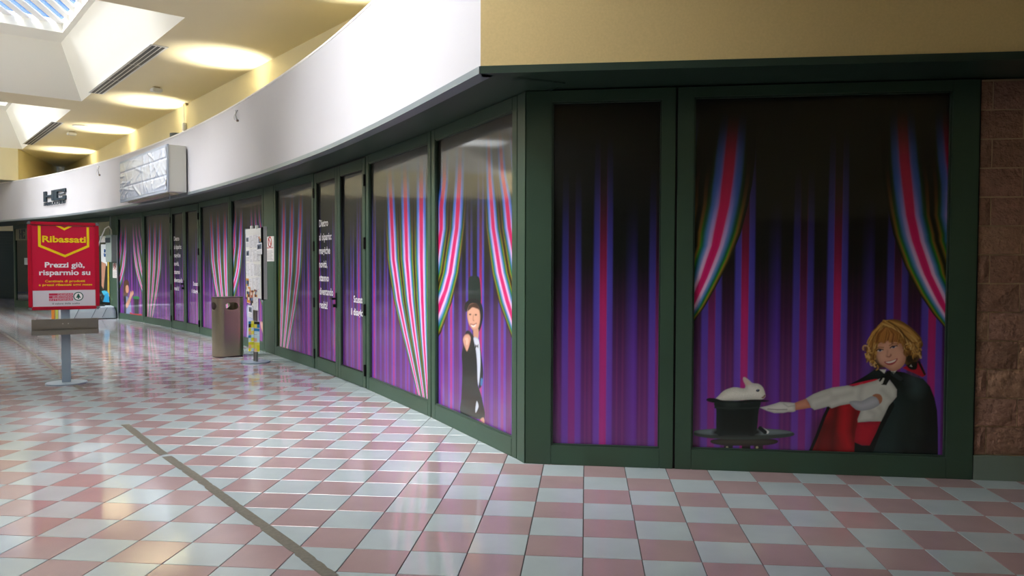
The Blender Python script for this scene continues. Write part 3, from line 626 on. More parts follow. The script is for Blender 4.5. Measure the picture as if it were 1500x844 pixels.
    c.poly([(248, 415), (270, 402), (298, 402), (312, 414), (290, 428), (262, 430)], '#E8DCD8', h, hs); c.poly([(268, 406), (290, 403), (296, 418), (280, 428), (266, 420)], '#34406A', h, hs); c.line([(244, 416), (268, 401), (314, 408)], '#4A2C20', .008, h, hs); c.line([(240, 392), (275, 380), (318, 384)], '#9A6440', .010, h, hs, alpha=.7)
    c.poly([(398, 388), (415, 372), (445, 366), (472, 368), (455, 382), (425, 392)], '#E8DCD8', h, hs); c.poly([(420, 372), (442, 366), (450, 378), (438, 390), (420, 386)], '#34406A', h, hs); c.line([(396, 388), (420, 368), (474, 364)], '#4A2C20', .008, h, hs); c.line([(390, 360), (430, 342), (480, 344)], '#9A6440', .010, h, hs, alpha=.7)
    c.line([(366, 420), (362, 460), (352, 480)], '#C8907A', .012, h, hs, alpha=.6); c.line([(362, 486), (385, 490), (405, 474), (402, 462)], '#A86A58', .010, h, hs, alpha=.8)
    c.poly([(328, 545), (370, 536), (420, 526), (478, 507), (462, 545), (425, 575), (385, 582), (350, 570)], '#B04A50', h, hs); c.poly([(345, 547), (400, 538), (462, 518), (440, 545), (395, 560), (362, 558)], '#F4ECE4', h, hs)
drR = [dict(g0=to_local(fR2, [(1112, 150), (1107, 236), (1103, 270), (1097, 300), (1087, 340), (1071, 380), (1050, 420), (1033, 450), (1013, 478), (1000, 495)]), s0=0, g1=to_local(fR2, [(1078, 150), (1074.5, 186), (1068, 253), (1062, 300), (1049, 360), (1032, 407), (1013, 449), (1002, 468), (993, 485)]), s1=.5),
       dict(g0=to_local(fR2, [(1290, 150), (1294, 236), (1297, 270), (1302, 300), (1311, 343), (1328, 389.6), (1349, 430), (1370.6, 462), (1385.5, 479), (1400, 496)]), s0=0, g1=to_local(fR2, [(1324, 150), (1325, 186), (1328, 236), (1336.5, 315), (1345, 353), (1362, 402), (1383, 445), (1395, 465), (1404, 485)]), s1=.5)]
glL = fR2.pix(1015, 400)[0]; glR = fR2.pix(1391, 400)[0]
addwin(A_COR, PJ, 'narrow right-wall window with a plain purple pleated curtain print', l=g1[0], r=fR1.len-g1[1], bt=.145, tp=.085, du=.006, dz=.02, paint=paint([], fR1.pix(884, 400)[0]))
addwin(PJ, B_COR, 'wide right-wall window printed with a caped child and a white rabbit', l=glL, r=fR2.len-glR, bt=.15, tp=.075, du=.0042, dz=.0045, paint=paint(drR, fR2.pix(1093, 400)[0], fig_child))
# curved frontage
addwin(P_['m1'], P_['post'], 'window left of the corner printed with a young magician in a top hat', paint=paint(layA, .42, fig_magician), du=.009, dz=.006)
addwin(P_['m2'], P_['m1'], 'window right of the nearest glass doors printed with a long striped drape', paint=paint(layB, .2), du=.008, dz=.01)
addwin(P_['pr'], P_['m3'], 'window left of the nearest glass doors printed with a drape gathered leftwards', paint=paint(layC, .33), du=.010, dz=.012)
addwin(P_['w'], P_['pl'], 'window behind the notice stand, a figure and small drape printed on it', paint=paint(layA, .42, fig_helper), du=.012, dz=.010)
addwin(P_['d2r'], P_['w'], 'window behind the steel bin printed with a long striped drape', paint=paint(layB, .2), du=.012, dz=.014)
addwin(P_['mm'], P_['d2l'], 'window left of the far glass doors printed with a drape gathered leftwards', paint=paint(layC, .33), du=.012, dz=.014)
addwin(P_['ml'], P_['mm'], 'farthest curtain window, printed with a clapping child beside a top hat', paint=paint(layA, .42, fig_girl), du=.012, dz=.010)
# pillars / plain cladding
def cladding(n, a, b, label):
    f = Face(a, b); B = MB(); B.box(.004, f.len-.004, -.0, DEP, 0, H_F)
    return tag(B.build('trim_%d' % n, M_FRAME, mw=f.mw, bevel=.003), label, 'pillar', kind='structure'), f
_, fPil = cladding(7, P_['pl'], P_['pr'], 'plain green-grey pillar panel carrying a white notice beside the notice stand')
_, fPil2 = cladding(8, P_['ql'], P_['ml'], 'plain green-grey pillar panel between the salon and the farthest curtain window')
# corner post, chamfered
B = MB(); pst = P_['post']; B.prism([pst, A_COR, (A_COR[0]+.09, A_COR[1]+.08), (A_COR[0]+.02, A_COR[1]+.2)], 0, H_F)
tag(B.build('trim_9', M_FRAME, bevel=.002), 'green-grey corner post between the curved and the straight shopfront', 'post', kind='structure')
# dark back-up behind the glazing so that no light leaks through joints
B = MB()
aa = [a0-.001+(HC_END-a0)*i/50 for i in range(51)]
for i in range(50):
    p, q = on(aa[i], RF+.16), on(aa[i+1], RF+.16); p2, q2 = on(aa[i], RF+.26), on(aa[i+1], RF+.26); B.prism([p, q, q2, p2], 0, 3.2)
tag(B.build('wall_shop', M_BLACK), 'dark lining wall behind the curved shopfront', 'wall', kind='structure')
B = MB(); B.prism([(-.35, 1.96), (8.3, 1.86), (8.3, 2.06), (-.3, 2.16)], 0, 3.2); tag(B.build('wall_shop.001', M_BLACK), 'dark lining wall behind the right-hand windows', 'wall', kind='structure')

# glass doors
nD = 0
def doors(jl, jm, jr, group_label, scale):
    global nD
    nD += 1
    f = Face(P_[jl], P_[jr]); e = empty('door_%d' % nD, mw=f.mw); tag(e, group_label, 'door', kind='structure')
    MB().box(0, .03, .012, DEP+.02, 0, H_F).box(f.len-.03, f.len, .012, DEP+.02, 0, H_F).box(.03, f.len-.03, .012, DEP+.02, H_F-.03, H_F).build('door_frame', M_SEAL, e)
    um = f.len/2
    for side, (u0, u1) in enumerate(((.02, um-.003), (um+.003, f.len-.02))):
        lf = ring(u0, u1, .006, H_F-.02, .10, .10, .17, .13).build('door_leaf', M_FRAME, e, bevel=.003)
        bead(u0+.1, u1-.1, .176, H_F-.15).build('glazing_bead', M_SEAL, lf)
        cv = Canvas(f, u0+.104, u1-.104, .18, H_F-.154, .011, .014); cv.backdrop(.15+.30*side)
        fm = cv.build('printed_film', .034, M_PRINT, e)
        hx = u0+.006 if side == 0 else u1-.006
        for z in (.22, .95, 1.75, 2.5): MB().box(hx-.014, hx+.014, -.022, .01, z-.07, z+.07).build('hinge', M_BLACK, lf, bevel=.004)
        if side == 0:
            w0 = u0+.13; lines = [('Dietro', .40, 2.02), ('al sipario:', .55, 1.83), ('magiche', .48, 1.64), ('novità,', .36, 1.45), ('stanno', .42, 1.26), ('diventando', .60, 1.07), ('realtà!', .36, .88)]
            for tx, wd, z in lines: letter(tx, M_WHI, fm, w0, w0+wd, z, .098, .031, offset=.02)
        else:
            for tx, wd, z in (('Scusate', .36, 1.02), ('il disagio.', .46, .86)): letter(tx, M_WHI, fm, u1-.135-wd, u1-.135, z, .085, .031, offset=.02)
    hd = MB(); hd.box(um-.075, um-.035, -.012, .004, .92, 1.12); hd.box(um-.17, um-.04, -.065, -.045, 1.03, 1.055); hd.box(um-.065, um-.045, -.06, -.01, 1.03, 1.055); hd.box(um-.075, um-.035, -.05, -.012, .93, .97)
    hd.build('handle', M_BLACK, e, bevel=.004)
    return f, e
doors('m3', 'dm', 'm2', 'nearest pair of glass doors with white lettering on purple curtain film', 1)
fD2, eD2 = doors('d2l', 'd2m', 'd2r', 'farther pair of glass doors with white lettering, left of the steel bin', 1)
B = MB()
for q in range(6): B.box(fD2.len/2-.015, fD2.len/2+.0, -.004, .0, 1.42+q*.065, 1.46+q*.065)
B.build('sticker', mat('blue_sticker', '#4A5CA8', .4), eD2)

# salon (far end)
fH = Face(on(HC_END), P_['ql']); e = empty('window_%d' % (nW+1), mw=fH.mw); tag(e, 'dark glazed salon front at the far end, behind the red poster stand', 'window', kind='structure')
n = 4; wd = fH.len/n
M_OLIVE = mat('olive_film', '#6E7050', .3, coat=.6)
for q in range(n):
    u0, u1 = q*wd, (q+1)*wd
    ring(u0, u1, 0, H_F, .14 if q == 0 else .1, .12, .22, .12).build('frame', M_FRAME, e, bevel=.003)
    MB().box(u0+.1, u1-.1, .035, .045, .2, H_F-.1).build('pane', M_DARKG, e)
    MB().box(u0+.15, u1-.13, .028, .034, H_F-.52, H_F-.13).build('film_band', M_OLIVE, e)
def hc_letters(parent, u, z, h, y, m, d=.01, name='lettering'):
    w_ = h*.83; t = h*.2; B = MB()
    B.box(u, u+t, y-d, y, z, z+h); B.box(u+w_-t, u+w_, y-d, y, z, z+h); B.box(u+t, u+w_-t, y-d, y, z+h*.42, z+h*.60)
    v = u+w_+h*.02; B.box(v, v+t, y-d, y, z, z+h); B.box(v+t, v+w_, y-d, y, z, z+t*.95); B.box(v+t, v+w_, y-d, y, z+h-t*.95, z+h)
    B.box(v+w_-t, v+w_, y-d, y, z+t*.9, z+h*.34); B.box(v+w_-t, v+w_, y-d, y, z+h*.68, z+h-t*.9); B.box(v+t*1.3, v+w_-t*.4, y-d, y, z+h*.49, z+h*.55)
    return B.build(name, m, parent)
for q in (0, 3): hc_letters(e, q*wd+.55, H_F-.48, .32, .027, M_INK)
# fascia lettering
def fas_face(x1, y1, x2, y2, off=.0):
    a = onz(x1, y1, H_F); b = onz(x2, y2, H_F)
    return a, b
def fas_at(x):                                         # fascia point in picture column x
    d = ray(x, 300)[:2]; best = None
    for p, q in zip(FLN[:-1], FLN[1:]):
        p = np.array(p); q = np.array(q); M_ = np.array([[d[0], -(q-p)[0]], [d[1], -(q-p)[1]]]); s_, k_ = np.linalg.solve(M_, p-CAM[:2])
        if -.001 <= k_ <= 1.001: best = CAM[:2]+d*s_
    return best
fa1 = Face(fas_at(66), fas_at(98)); e2 = empty('salon_sign', mw=fa1.mw); tag(e2, 'black salon logo letters over small lettering on the white fascia', 'sign')
zb = fa1.pix(67, 295)[1]; zt = fa1.pix(67, 281)[1]
hh = fa1.pix(67, 281)[1]-fa1.pix(67, 296.)[1]; lg = hc_letters(e2, .0, 0, hh, -.004, M_INK, .04, 'logo_letters')
lg.scale = (fa1.len/(hh*1.68), 1, 1); lg.location = (0, 0, fa1.pix(67, 296.)[1])
letter('PARRUCCHIERI', M_INK, e2, .0, fa1.len*.98, fa1.pix(67, 302.0)[1], .10, -.02, name='small_letters', offset=.0, extrude=.015)

# brick wall on the right
bw = MB(); bw.prism([(2.72, 1.735), (8.2, 1.59), (8.2, 1.79), (2.72, 1.93)], .17, H_F); brick_wall = bw.build('wall_right', M_MORTAR)
tag(brick_wall, 'wall of split-face brown blocks right of the wide window', 'wall', kind='structure')
bdir = np.array([5.48, -.145]); bdir /= np.hypot(*bdir); bo = np.array([2.72, 1.735]); bn = np.array([bdir[1], -bdir[0]])
fBr = Face(bo, bo+bdir*5); ujt = fBr.pix(1450, 400)[0]
rb = random.Random(5)
def block(u0, u1, z0, z1):
    nx = max(2, int((u1-u0)/.07)); nz = 3; bm = bmesh.new(); g = []
    for j in range(nz+1):
        row = []
        for i in range(nx+1):
            ed = i in (0, nx) or j in (0, nz); row.append(bm.verts.new((u0+(u1-u0)*i/nx, -.002-(.004 if ed else rb.uniform(.008, .020)), z0+(z1-z0)*j/nz)))
        g.append(row)
    for j in range(nz):
        for i in range(nx): bm.faces.new((g[j][i], g[j][i+1], g[j+1][i+1], g[j+1][i]))
    bd = [g[0][i] for i in range(nx+1)]+[g[j][nx] for j in range(1, nz+1)]+[g[nz][i] for i in range(nx-1, -1, -1)]+[g[j][0] for j in range(nz-1, 0, -1)]
    bk = [bm.verts.new((v.co.x, .0, v.co.z)) for v in bd]
    for i in range(len(bd)): bm.faces.new((bd[i], bk[i], bk[(i+1) % len(bd)], bd[(i+1) % len(bd)]))
    bmesh.ops.recalc_face_normals(bm, faces=bm.faces)
    me = bpy.data.meshes.new('block'); bm.to_mesh(me); bm.free(); me.materials.append(rb.choice(M_BRICK)); o = link('block', me, None, brick_wall, mw=fBr.mw); return o
for rI in range(13):
    z1 = H_F-.015-rI*.2005; z0 = z1-.1905; off = ujt if rI % 2 == 0 else ujt+.2
    u = off-.4
    while u < 2.0:
        a, b = max(u, .004), min(u+.39, 5.3)
        if b-a > .03: block(a, b, z0, z1)
        u += .4
B = MB(); B.prism([(2.72, 1.70), (8.2, 1.555), (8.2, 1.62), (2.72, 1.76)], 0, .17); tag(B.build('baseboard_right', M_PLINTH), 'pale green plinth under the brown block wall', 'baseboard', kind='structure')

# far shuttered unit beyond the salon
pA = onz(-40, 437)[:2]; pB_ = onz(30, 437)[:2]; fS = Face(pA, pB_); e = empty('trim_10', mw=fS.mw); tag(e, 'dark roller shutter unit beyond the salon at the far left', 'shutter', kind='structure')
MB().box(-2, fS.len+1.5, .05, .15, 0, 2.85).build('shutter_backing', M_SHUT, e)
for q in range(22):
    if q in (11, 12): continue
    MB().box(-2, fS.len+1.5, .0, .05, .02+q*.128, .02+q*.128+.115).build('slat', M_SHUT, e, bevel=.01)
MB().box(-2, fS.len+1.5, -.02, .2, 2.85, 3.5).build('header', M_CREAM, e)

# ================================================================== THINGS
# red poster stand
c = onz(97.5, 561.5)[:2]; v = CAM[:2]-c; v = v/np.hypot(*v); u_ = np.array([-v[1], v[0]]); W, H = .765, 1.085
off = .0
a = c-u_*W/2; fS = Face(a, a+u_*W); PS = empty('poster_stand', mw=Matrix.Translation((c[0], c[1], 0))@Matrix.Rotation(math.atan2(u_[1], u_[0]), 4, 'Z'))
tag(PS, 'red framed discount poster on a grey pole with a round base', 'poster stand')
MB().cyl((0, .0), .232, 0.0, .014, 48).build('base', M_GREY, PS, bevel=.003)
MB().box(-.05, .05, -.012, .03, .014, 1.0).build('pole', M_GREY, PS, bevel=.004)
zb = 0.925; y0 = -.02; x0 = -W/2-.005
B = MB(); f_ = .045
B.box(x0, x0+f_, y0-.035, y0+.01, zb+.035, zb+H-.035); B.box(x0+W-f_, x0+W, y0-.035, y0+.01, zb+.035, zb+H-.035); B.box(x0+.035, x0+W-.035, y0-.035, y0+.01, zb, zb+f_*.8); B.box(x0+.035, x0+W-.035, y0-.035, y0+.01, zb+H-f_*.9, zb+H)
FRM = B.build('poster_frame', M_RED, PS, bevel=.008)
for cx_ in (0, 1):
    for cz in (0, 1):
        xx = x0-.004 if cx_ == 0 else x0+W-.046; zz = zb-.004 if cz == 0 else zb+H-.044
        MB().box(xx, xx+.05, y0-.04, y0+.012, zz, zz+.048).build('corner_cap', mat('grey_corner', '#6C7476', .4), FRM, bevel=.014)
sx_ = lambda zx: x0+(zx+5)/670*W
sz_ = lambda zy: zb+H-(zy-15)/825*H
PO = MB().box(sx_(25), sx_(640), y0-.012, y0+.0, sz_(815), sz_(50)).build('poster', M_REDP, PS)
yp = y0-.0135
flat([(sx_(35), sz_(658)), (sx_(632), sz_(655)), (sx_(632), sz_(808)), (sx_(35), sz_(808))], yp, 'pale_footer', M_PALE, PO)
flat([(sx_(a), sz_(b)) for a, b in ((92, 52), (118, 52), (118, 232), (340, 322), (548, 232), (548, 58), (572, 58), (572, 246), (340, 346), (92, 246))], yp, 'yellow_chevron', M_YEL, PO)
flat([(sx_(a), sz_(b)) for a, b in ((258, 52), (300, 52), (337, 70), (375, 52), (412, 54), (337, 92))], yp, 'yellow_chevron', M_YEL, PO)
flat([(sx_(28), sz_(50)), (sx_(34), sz_(50)), (sx_(34), sz_(812)), (sx_(28), sz_(812))], yp-.001, 'pale_edge', M_PALE, PO)
k = H/825
for tx, m, a, b, base, cap, of in (('Ribassati', M_YEL, 130, 540, 204, 58, .03), ('Prezzi giù,', M_WHI, 150, 525, 440, 48, .03), ('risparmio su', M_WHI, 97, 578, 512, 48, .03), ('Centinaia di prodotti', M_YEL, 150, 525, 580, 21, .02), ('a prezzi ribassati ogni mese', M_YEL, 92, 595, 614, 21, .02), ('Il valore della scelta', M_INK, 215, 472, 790, 17, .005)):
    letter(tx, m, PO, sx_(a), sx_(b), sz_(base), cap*k, yp-.001, offset=of)
M_LOGO = mat('logo_red', '#CC2850', .4)
for q, (tx, xa) in enumerate((('DESPAR', 262), ('EUROSPAR', 215), ('INTERSPAR', 186))):
    ya, yb = 685+q*25, 706+q*25
    flat([(sx_(183), sz_(yb)), (sx_(408), sz_(yb)), (sx_(408), sz_(ya)), (sx_(183), sz_(ya))], yp-.0005, 'logo_bar', M_LOGO, PO)
    letter(tx, M_PALE, PO, sx_(xa+4), sx_(404), sz_(yb-3), 15*k, yp-.0012, offset=.0)
def disc(x, z, r, y, name, m, parent, n=32): return flat([(x+r*math.cos(2*math.pi*i/n), z+r*math.sin(2*math.pi*i/n)) for i in range(n)], y, name, m, parent)
lx, lz = sx_(460), sz_(717); disc(lx, lz, 42*k, yp-.0005, 'round_logo', M_TEAL, PO); disc(lx, lz, 34*k, yp-.001, 'round_logo', M_WHI, PO)
flat([(lx+a*k, lz+b*k) for a, b in ((0, 28), (13, 8), (8, 8), (22, -12), (5, -12), (5, -25), (-5, -25), (-5, -12), (-22, -12), (-8, 8), (-13, 8))], yp-.0016, 'fir_tree', M_TEAL, PO)
# leaflet tray
B = MB(); B.box(-.36, .36, -.03, -.022, .62, .81); B.box(-.36, .36, -.11, -.022, .62, .628); B.box(-.36, .36, -.118, -.11, .62, .675)
TR = B.build('leaflet_tray', M_STEEL2, PS)
for x in (-.03, .03): MB().tube([(x, -.031, .75), (x, -.036, .75)], .007, 10).build('screw', mat('screw_white', '#E0E0D8', .3), TR)

# stainless bin
def rrect(lx, ly, r, n=10):
    P = []
    for cx_, cy_, a in ((lx/2-r, ly/2-r, 0), (-lx/2+r, ly/2-r, 90), (-lx/2+r, -ly/2+r, 180), (lx/2-r, -ly/2+r, 270)):
        P += [(cx_+r*math.cos(math.radians(a+90*i/n)), cy_+r*math.sin(math.radians(a+90*i/n))) for i in range(n+1)]
    return P
cb = onz(334, 521.5)[:2]
BIN = empty('litter_bin', mw=Matrix.Translation((cb[0], cb[1], 0))@Matrix.Rotation(math.radians(52), 4, 'Z')); tag(BIN, 'stainless steel litter bin with oval openings, left of the notice stand', 'bin')
HB = .95; LX, LY, RR = .47, .32, .125
def shell(poly, z0, z1, inner, zi0):
    n = len(poly); b = MB(); b.add([(x, y, z0) for x, y in poly]+[(x, y, z1) for x, y in poly]+[(x, y, z1) for x, y in inner]+[(x, y, zi0) for x, y in inner],
        [tuple(range(n))[::-1]]+[(i, (i+1) % n, n+(i+1) % n, n+i) for i in range(n)]+[(n+i, n+(i+1) % n, 2*n+(i+1) % n, 2*n+i) for i in range(n)]+[(2*n+i, 2*n+(i+1) % n, 3*n+(i+1) % n, 3*n+i) for i in range(n)]+[tuple(range(3*n, 4*n))]); return b
body = shell(rrect(LX, LY, RR), .012, HB, rrect(LX-.012, LY-.012, RR-.006), .6).build('body', M_STEEL, BIN)
def cutter(axis, cx_, cz, rx, rz, ln):
    pts = [(rx*math.cos(2*math.pi*i/36), rz*math.sin(2*math.pi*i/36)) for i in range(36)]; b = MB()
    if axis == 'y': vs = [(cx_+p[0], -ln, cz+p[1]) for p in pts]+[(cx_+p[0], ln, cz+p[1]) for p in pts]
    else: vs = [(-ln, cx_+p[0], cz+p[1]) for p in pts]+[(ln, cx_+p[0], cz+p[1]) for p in pts]
    b.add(vs, [tuple(range(36)), tuple(range(36, 72))[::-1]]+[(i, 36+i, 36+(i+1) % 36, (i+1) % 36) for i in range(36)])
    me = b.mesh('cut'); bm = bmesh.new(); bm.from_mesh(me); bmesh.ops.recalc_face_normals(bm, faces=bm.faces); bm.to_mesh(me); bm.free()
    o = bpy.data.objects.new('cut', me); COL.objects.link(o); o.matrix_world = BIN.matrix_world.copy(); return o
cs = [cutter('y', 0.0, HB-.13, .115, .062, 1), cutter('x', 0, HB-.13, .085, .062, 1)]
bpy.context.view_layer.update()
for cc in cs:
    md = body.modifiers.new('b', 'BOOLEAN'); md.operation = 'DIFFERENCE'; md.object = cc; md.solver = 'EXACT'
bpy.context.view_layer.update()
nm_ = bpy.data.meshes.new_from_object(body.evaluated_get(bpy.context.evaluated_depsgraph_get())); body.modifiers.clear(); body.data = nm_
for cc in cs: bpy.data.objects.remove(cc)
MB().prism(rrect(LX-.02, LY-.02, RR-.01), 0, .012).build('plinth', M_BLACK, BIN)
B = shell(rrect(LX+.004, LY+.004, RR), HB, HB+.012, rrect(LX-.05, LY-.05, RR-.02), HB+.0115); B.build('lid', mat('lid_steel', '#6F6C64', .35, metal=.8), BIN)
rim = MB(); rim.tube([(.118*math.cos(i*math.pi/18), -LY/2-.002, HB-.13+.065*math.sin(i*math.pi/18)) for i in range(37)], .006, 6); rim.build('opening_rim', M_STEEL, BIN, smooth=True)

# notice stand
cn = onz(374.5, 531)[:2]; vdir = (cn-CAM[:2])/np.hypot(*(cn-CAM[:2])); perp = np.array([vdir[1], -vdir[0]])
wB = .62; d = vdir*.93+(-perp)*.37; d = d/np.hypot(*d)   # from the near right end to the far left end
NS = empty('notice_stand', mw=Matrix.Translation((cn[0], cn[1], 0))@Matrix.Rotation(math.atan2(-d[1], -d[0]), 4, 'Z'))
tag(NS, 'tall notice board stand covered in pinned papers, right of the bin', 'notice stand')
MB().cyl((0, 0), .215, 0.0, .018, 40).build('base', M_GREY, NS, bevel=.004)
MB().cyl((-.035, 0), .022, .018, 1.0, 14).build('pole', M_STEEL2, NS, smooth=False); MB().cyl((.035, 0), .022, .018, 1.0, 14).build('pole', M_STEEL2, NS)
BD = MB().box(-wB/2, wB/2, -.02, .02, .98, 2.03).build('board', M_WHITEP, NS, bevel=.006)
MB().box(wB/2-.002, wB/2+.024, -.03, .03, .96, 2.04).build('side_rail', M_BLACK, BD, bevel=.004); MB().box(-wB/2-.012, -wB/2+.002, -.03, .03, .96, 2.04).build('side_rail', M_TRIM, BD, bevel=.004)
MB().box(wB/2+.022, wB/2+.034, -.0, .05, .97, 2.05).build('pale_edge', M_BOXW, BD, bevel=.002)
for x in (-.08, .12): MB().box(x-.02, x+.02, -.03, .005, 2.02, 2.075).build('clip', M_WHITEP, BD, bevel=.004)
def printed(name, parent, x0, x1, z0, z1, y, kind, sd, mw=None, nx=None, nz=None, m=None, tilt=0.):
    nx = nx or max(6, int((x1-x0)/.012)); nz = nz or max(8, int((z1-z0)/.010)); r = np.random.default_rng(sd)
    C = np.ones((nz, nx, 3))*np.array(L('#E6E6EA'))*r.uniform(.85, 1)
    if kind == 'text':
        for j in range(1, nz-1, 2):
            e_ = int(nx*r.uniform(.6, .95)); C[j, 1:e_] *= (r.uniform(.45, .9, (e_-1, 1)))
    if kind in ('photo', 'magazine'):
        pal = [L(q) for q in (('#C88A30', '#2A2A2E', '#B06A50', '#E0DCD0', '#5A7090') if kind == 'photo' else ('#D8D420', '#2A7AB0', '#E0B090', '#202020', '#C0DCE8', '#E8E060'))]
        gx, gz = max(2, nx//3), max(2, nz//4); idx = r.integers(0, len(pal), (gz, gx)); A = np.array(pal)[idx]
        C = A[(np.arange(nz)*gz//nz)][:, (np.arange(nx)*gx//nx)]*1.
        C[0] = C[-1] = L('#E6E6E8')
    if kind == 'mixed':
        C[nz//2:nz-2, 2:nx-2] = np.array(L('#6A7484')); h_ = nz//3; C[nz//2+1:nz//2+h_, nx//4:nx//2+1] = np.array(L('#2C3240'))
        for j in range(1, nz//2-1, 2): C[j, 1:nx-2] *= .6
    v = [(x0+(x1-x0)*i/(nx-1), y, z0+(z1-z0)*j/(nz-1)+tilt*(x0+(x1-x0)*i/(nx-1)-x0)) for j in range(nz) for i in range(nx)]
    f = [(j*nx+i, j*nx+i+1, (j+1)*nx+i+1, (j+1)*nx+i) for j in range(nz-1) for i in range(nx-1)]
    me = bpy.data.meshes.new(name); me.from_pydata(v, [], f); ca = me.color_attributes.new('Col', 'FLOAT_COLOR', 'POINT'); q = np.ones((nz*nx, 4)); q[:, :3] = C.reshape(-1, 3); ca.data.foreach_set('color', q.ravel())
    me.materials.append(m or M_PAPER); o = link(name, me, None, parent, mw); sm = o.modifiers.new('thickness', 'SOLIDIFY'); sm.thickness = .0008; return o
pr = random.Random(11); sd = 0
MB().box(-.30, .28, -.024, -.021, 1.955, 2.01).build('paper', M_WHITEP, BD)
for rr_, (zz0, zz1) in enumerate(((1.74, 1.94), (1.53, 1.73), (1.31, 1.52), (1.10, 1.30))):
    x = -.30
    while x < .24:
        wdt = pr.uniform(.11, .19); x1 = min(x+wdt, .29); sd += 1
        kd = pr.choice(['text', 'text', 'mixed', 'text', 'mixed', 'photo']); printed('paper', BD, x+.006, x1-.004, zz0+pr.uniform(-.01, .015), zz1-pr.uniform(0, .03), -.0215-.001*(sd % 3), kd, sd, tilt=pr.uniform(-.05, .05)); x = x1
printed('paper', BD, .16, .36, 1.63, 1.80, -.034, 'mixed', 77, tilt=.05)
for kd, a_, b_, c_, d_, y_ in (('photo', -.26, -.12, .90, 1.16, -.026), ('photo', -.10, .02, .86, 1.10, -.027), ('photo', .04, .15, .92, 1.12, -.028), ('text', .0, .19, .80, 1.0, -.031), ('mixed', -.2, -.04, .68, .86, -.029)):
    sd += 1; printed('paper', BD, a_, b_, c_, d_, y_, kd, sd, tilt=pr.uniform(-.1, .1))

RM = Matrix.Rotation(math.radians(48), 4, 'Z'); RK = MB().box(-.07, .07, -.046, -.040, .20, .60).build('leaflet_rack', M_STEEL2, NS, mw=RM)
for q in range(4):
    z = .17+q*.105; printed('leaflet', RK, -.085, -.003, z, z+.15, -.060+.002*q, 'magazine', 40+q, tilt=.10); printed('leaflet', RK, .003, .085, z, z+.15, -.062+.002*q, 'magazine', 60+q, tilt=-.06)

# notices on pillars
def notice(face, x, y0_, y1_, label, name='wall_notice', wpx=None):
    u0, z1 = face.pix(x[0], y0_); u1, _ = face.pix(x[1], y0_); z0 = face.pix(x[0], y1_)[1]
    e = empty(name, mw=face.mw@Matrix.Translation((u0, 0, z0))); tag(e, label, 'notice'); w_, h_ = u1-u0, z1-z0
    MB().box(0, w_, -.004, -.0005, 0, h_).build('sheet', mat('notice_paper', '#DAD6D2', .6), e)
    mr = mat('notice_red', '#B8202C', .5); r = w_*.20; B = MB(); B.tube([(w_/2+r*math.cos(i*math.pi/12), -.005, h_*.78+r*math.sin(i*math.pi/12)) for i in range(25)], .009, 6); B.tube([(w_/2-r*.7, -.005, h_*.78+r*.7), (w_/2+r*.7, -.005, h_*.78-r*.7)], .009, 6)
    B.build('prohibition_symbol', mr, e); MB().box(w_/2-.012, w_/2+.012, -.0055, -.004, h_*.74, h_*.83).build('figure_symbol', M_INK, e)
    MB().box(w_*.1, w_*.45, -.0055, -.004, h_*.53, h_*.56).box(w_*.52, w_*.9, -.0055, -.004, h_*.53, h_*.56).build('heading_line', mr, e)
    B = MB()
    for q in range(8): B.box(w_*.1, w_*(.88-.1*(q % 3)), -.005, -.004, h_*(.06+.05*q), h_*(.075+.05*q))
    B.build('text_line', mat('notice_grey', '#8A8684', .6), e); return e
notice(fPil, (390.3, 401.5), 347, 383, 'white notice with a red prohibition circle, right of the notice stand')
notice(fPil2, (165.2, 171.5), 385, 407, 'small white notice with a red circle below the grey wall box')

# grey wall box with cable at the salon pillar
u0, z1 = fPil2.pix(163.5, 345); u1, _ = fPil2.pix(172.2, 345); z0 = fPil2.pix(165, 384)[1]
e = empty('wall_box', mw=fPil2.mw@Matrix.Translation((u0, -.0, z0))); tag(e, 'grey box with a white cable on the pillar beside the salon', 'electric box')
hb = z1-z0; wb = u1-u0; MB().box(0, wb, -.16, 0, 0, hb).build('housing', mat('box_grey', '#8D9A96', .5), e, bevel=.01)
MB().box(.03, wb-.08, -.175, -.158, hb*.72, hb*.9).build('label_plate', M_INK, e)
B = MB(); [B.tube([(-.02-.03*(q % 2), -.12, hb*(.42-.16*q)), (-.12, -.15, hb*(.46-.16*q)), (.0, -.18, hb*(.38-.16*q))], .022, 8) for q in range(2)]; B.build('blue_plug', mat('plug_blue', '#2A5C9C', .4), e)
pts = [(-.55, -.2, hb*.35), (-.5, -.2, hb*.55), (-.3, -.18, hb*.9), (-.05, -.15, hb*1.25), (.1, -.1, hb*1.33), (.16, -.06, hb*1.2), (.17, -.05, hb*1.0)]; MB().tube(pts, .018, 8).build('cable', M_WHITEP, e, smooth=True)
MB().tube([(.02, -.03, hb), (.02, -.03, H_F-z0)], .014, 8).build('conduit', M_TRIM, e); MB().tube([(wb+.02, -.02, -z0+.003), (wb+.02, -.02, hb)], .02, 8).build('conduit', M_TRIM, e)

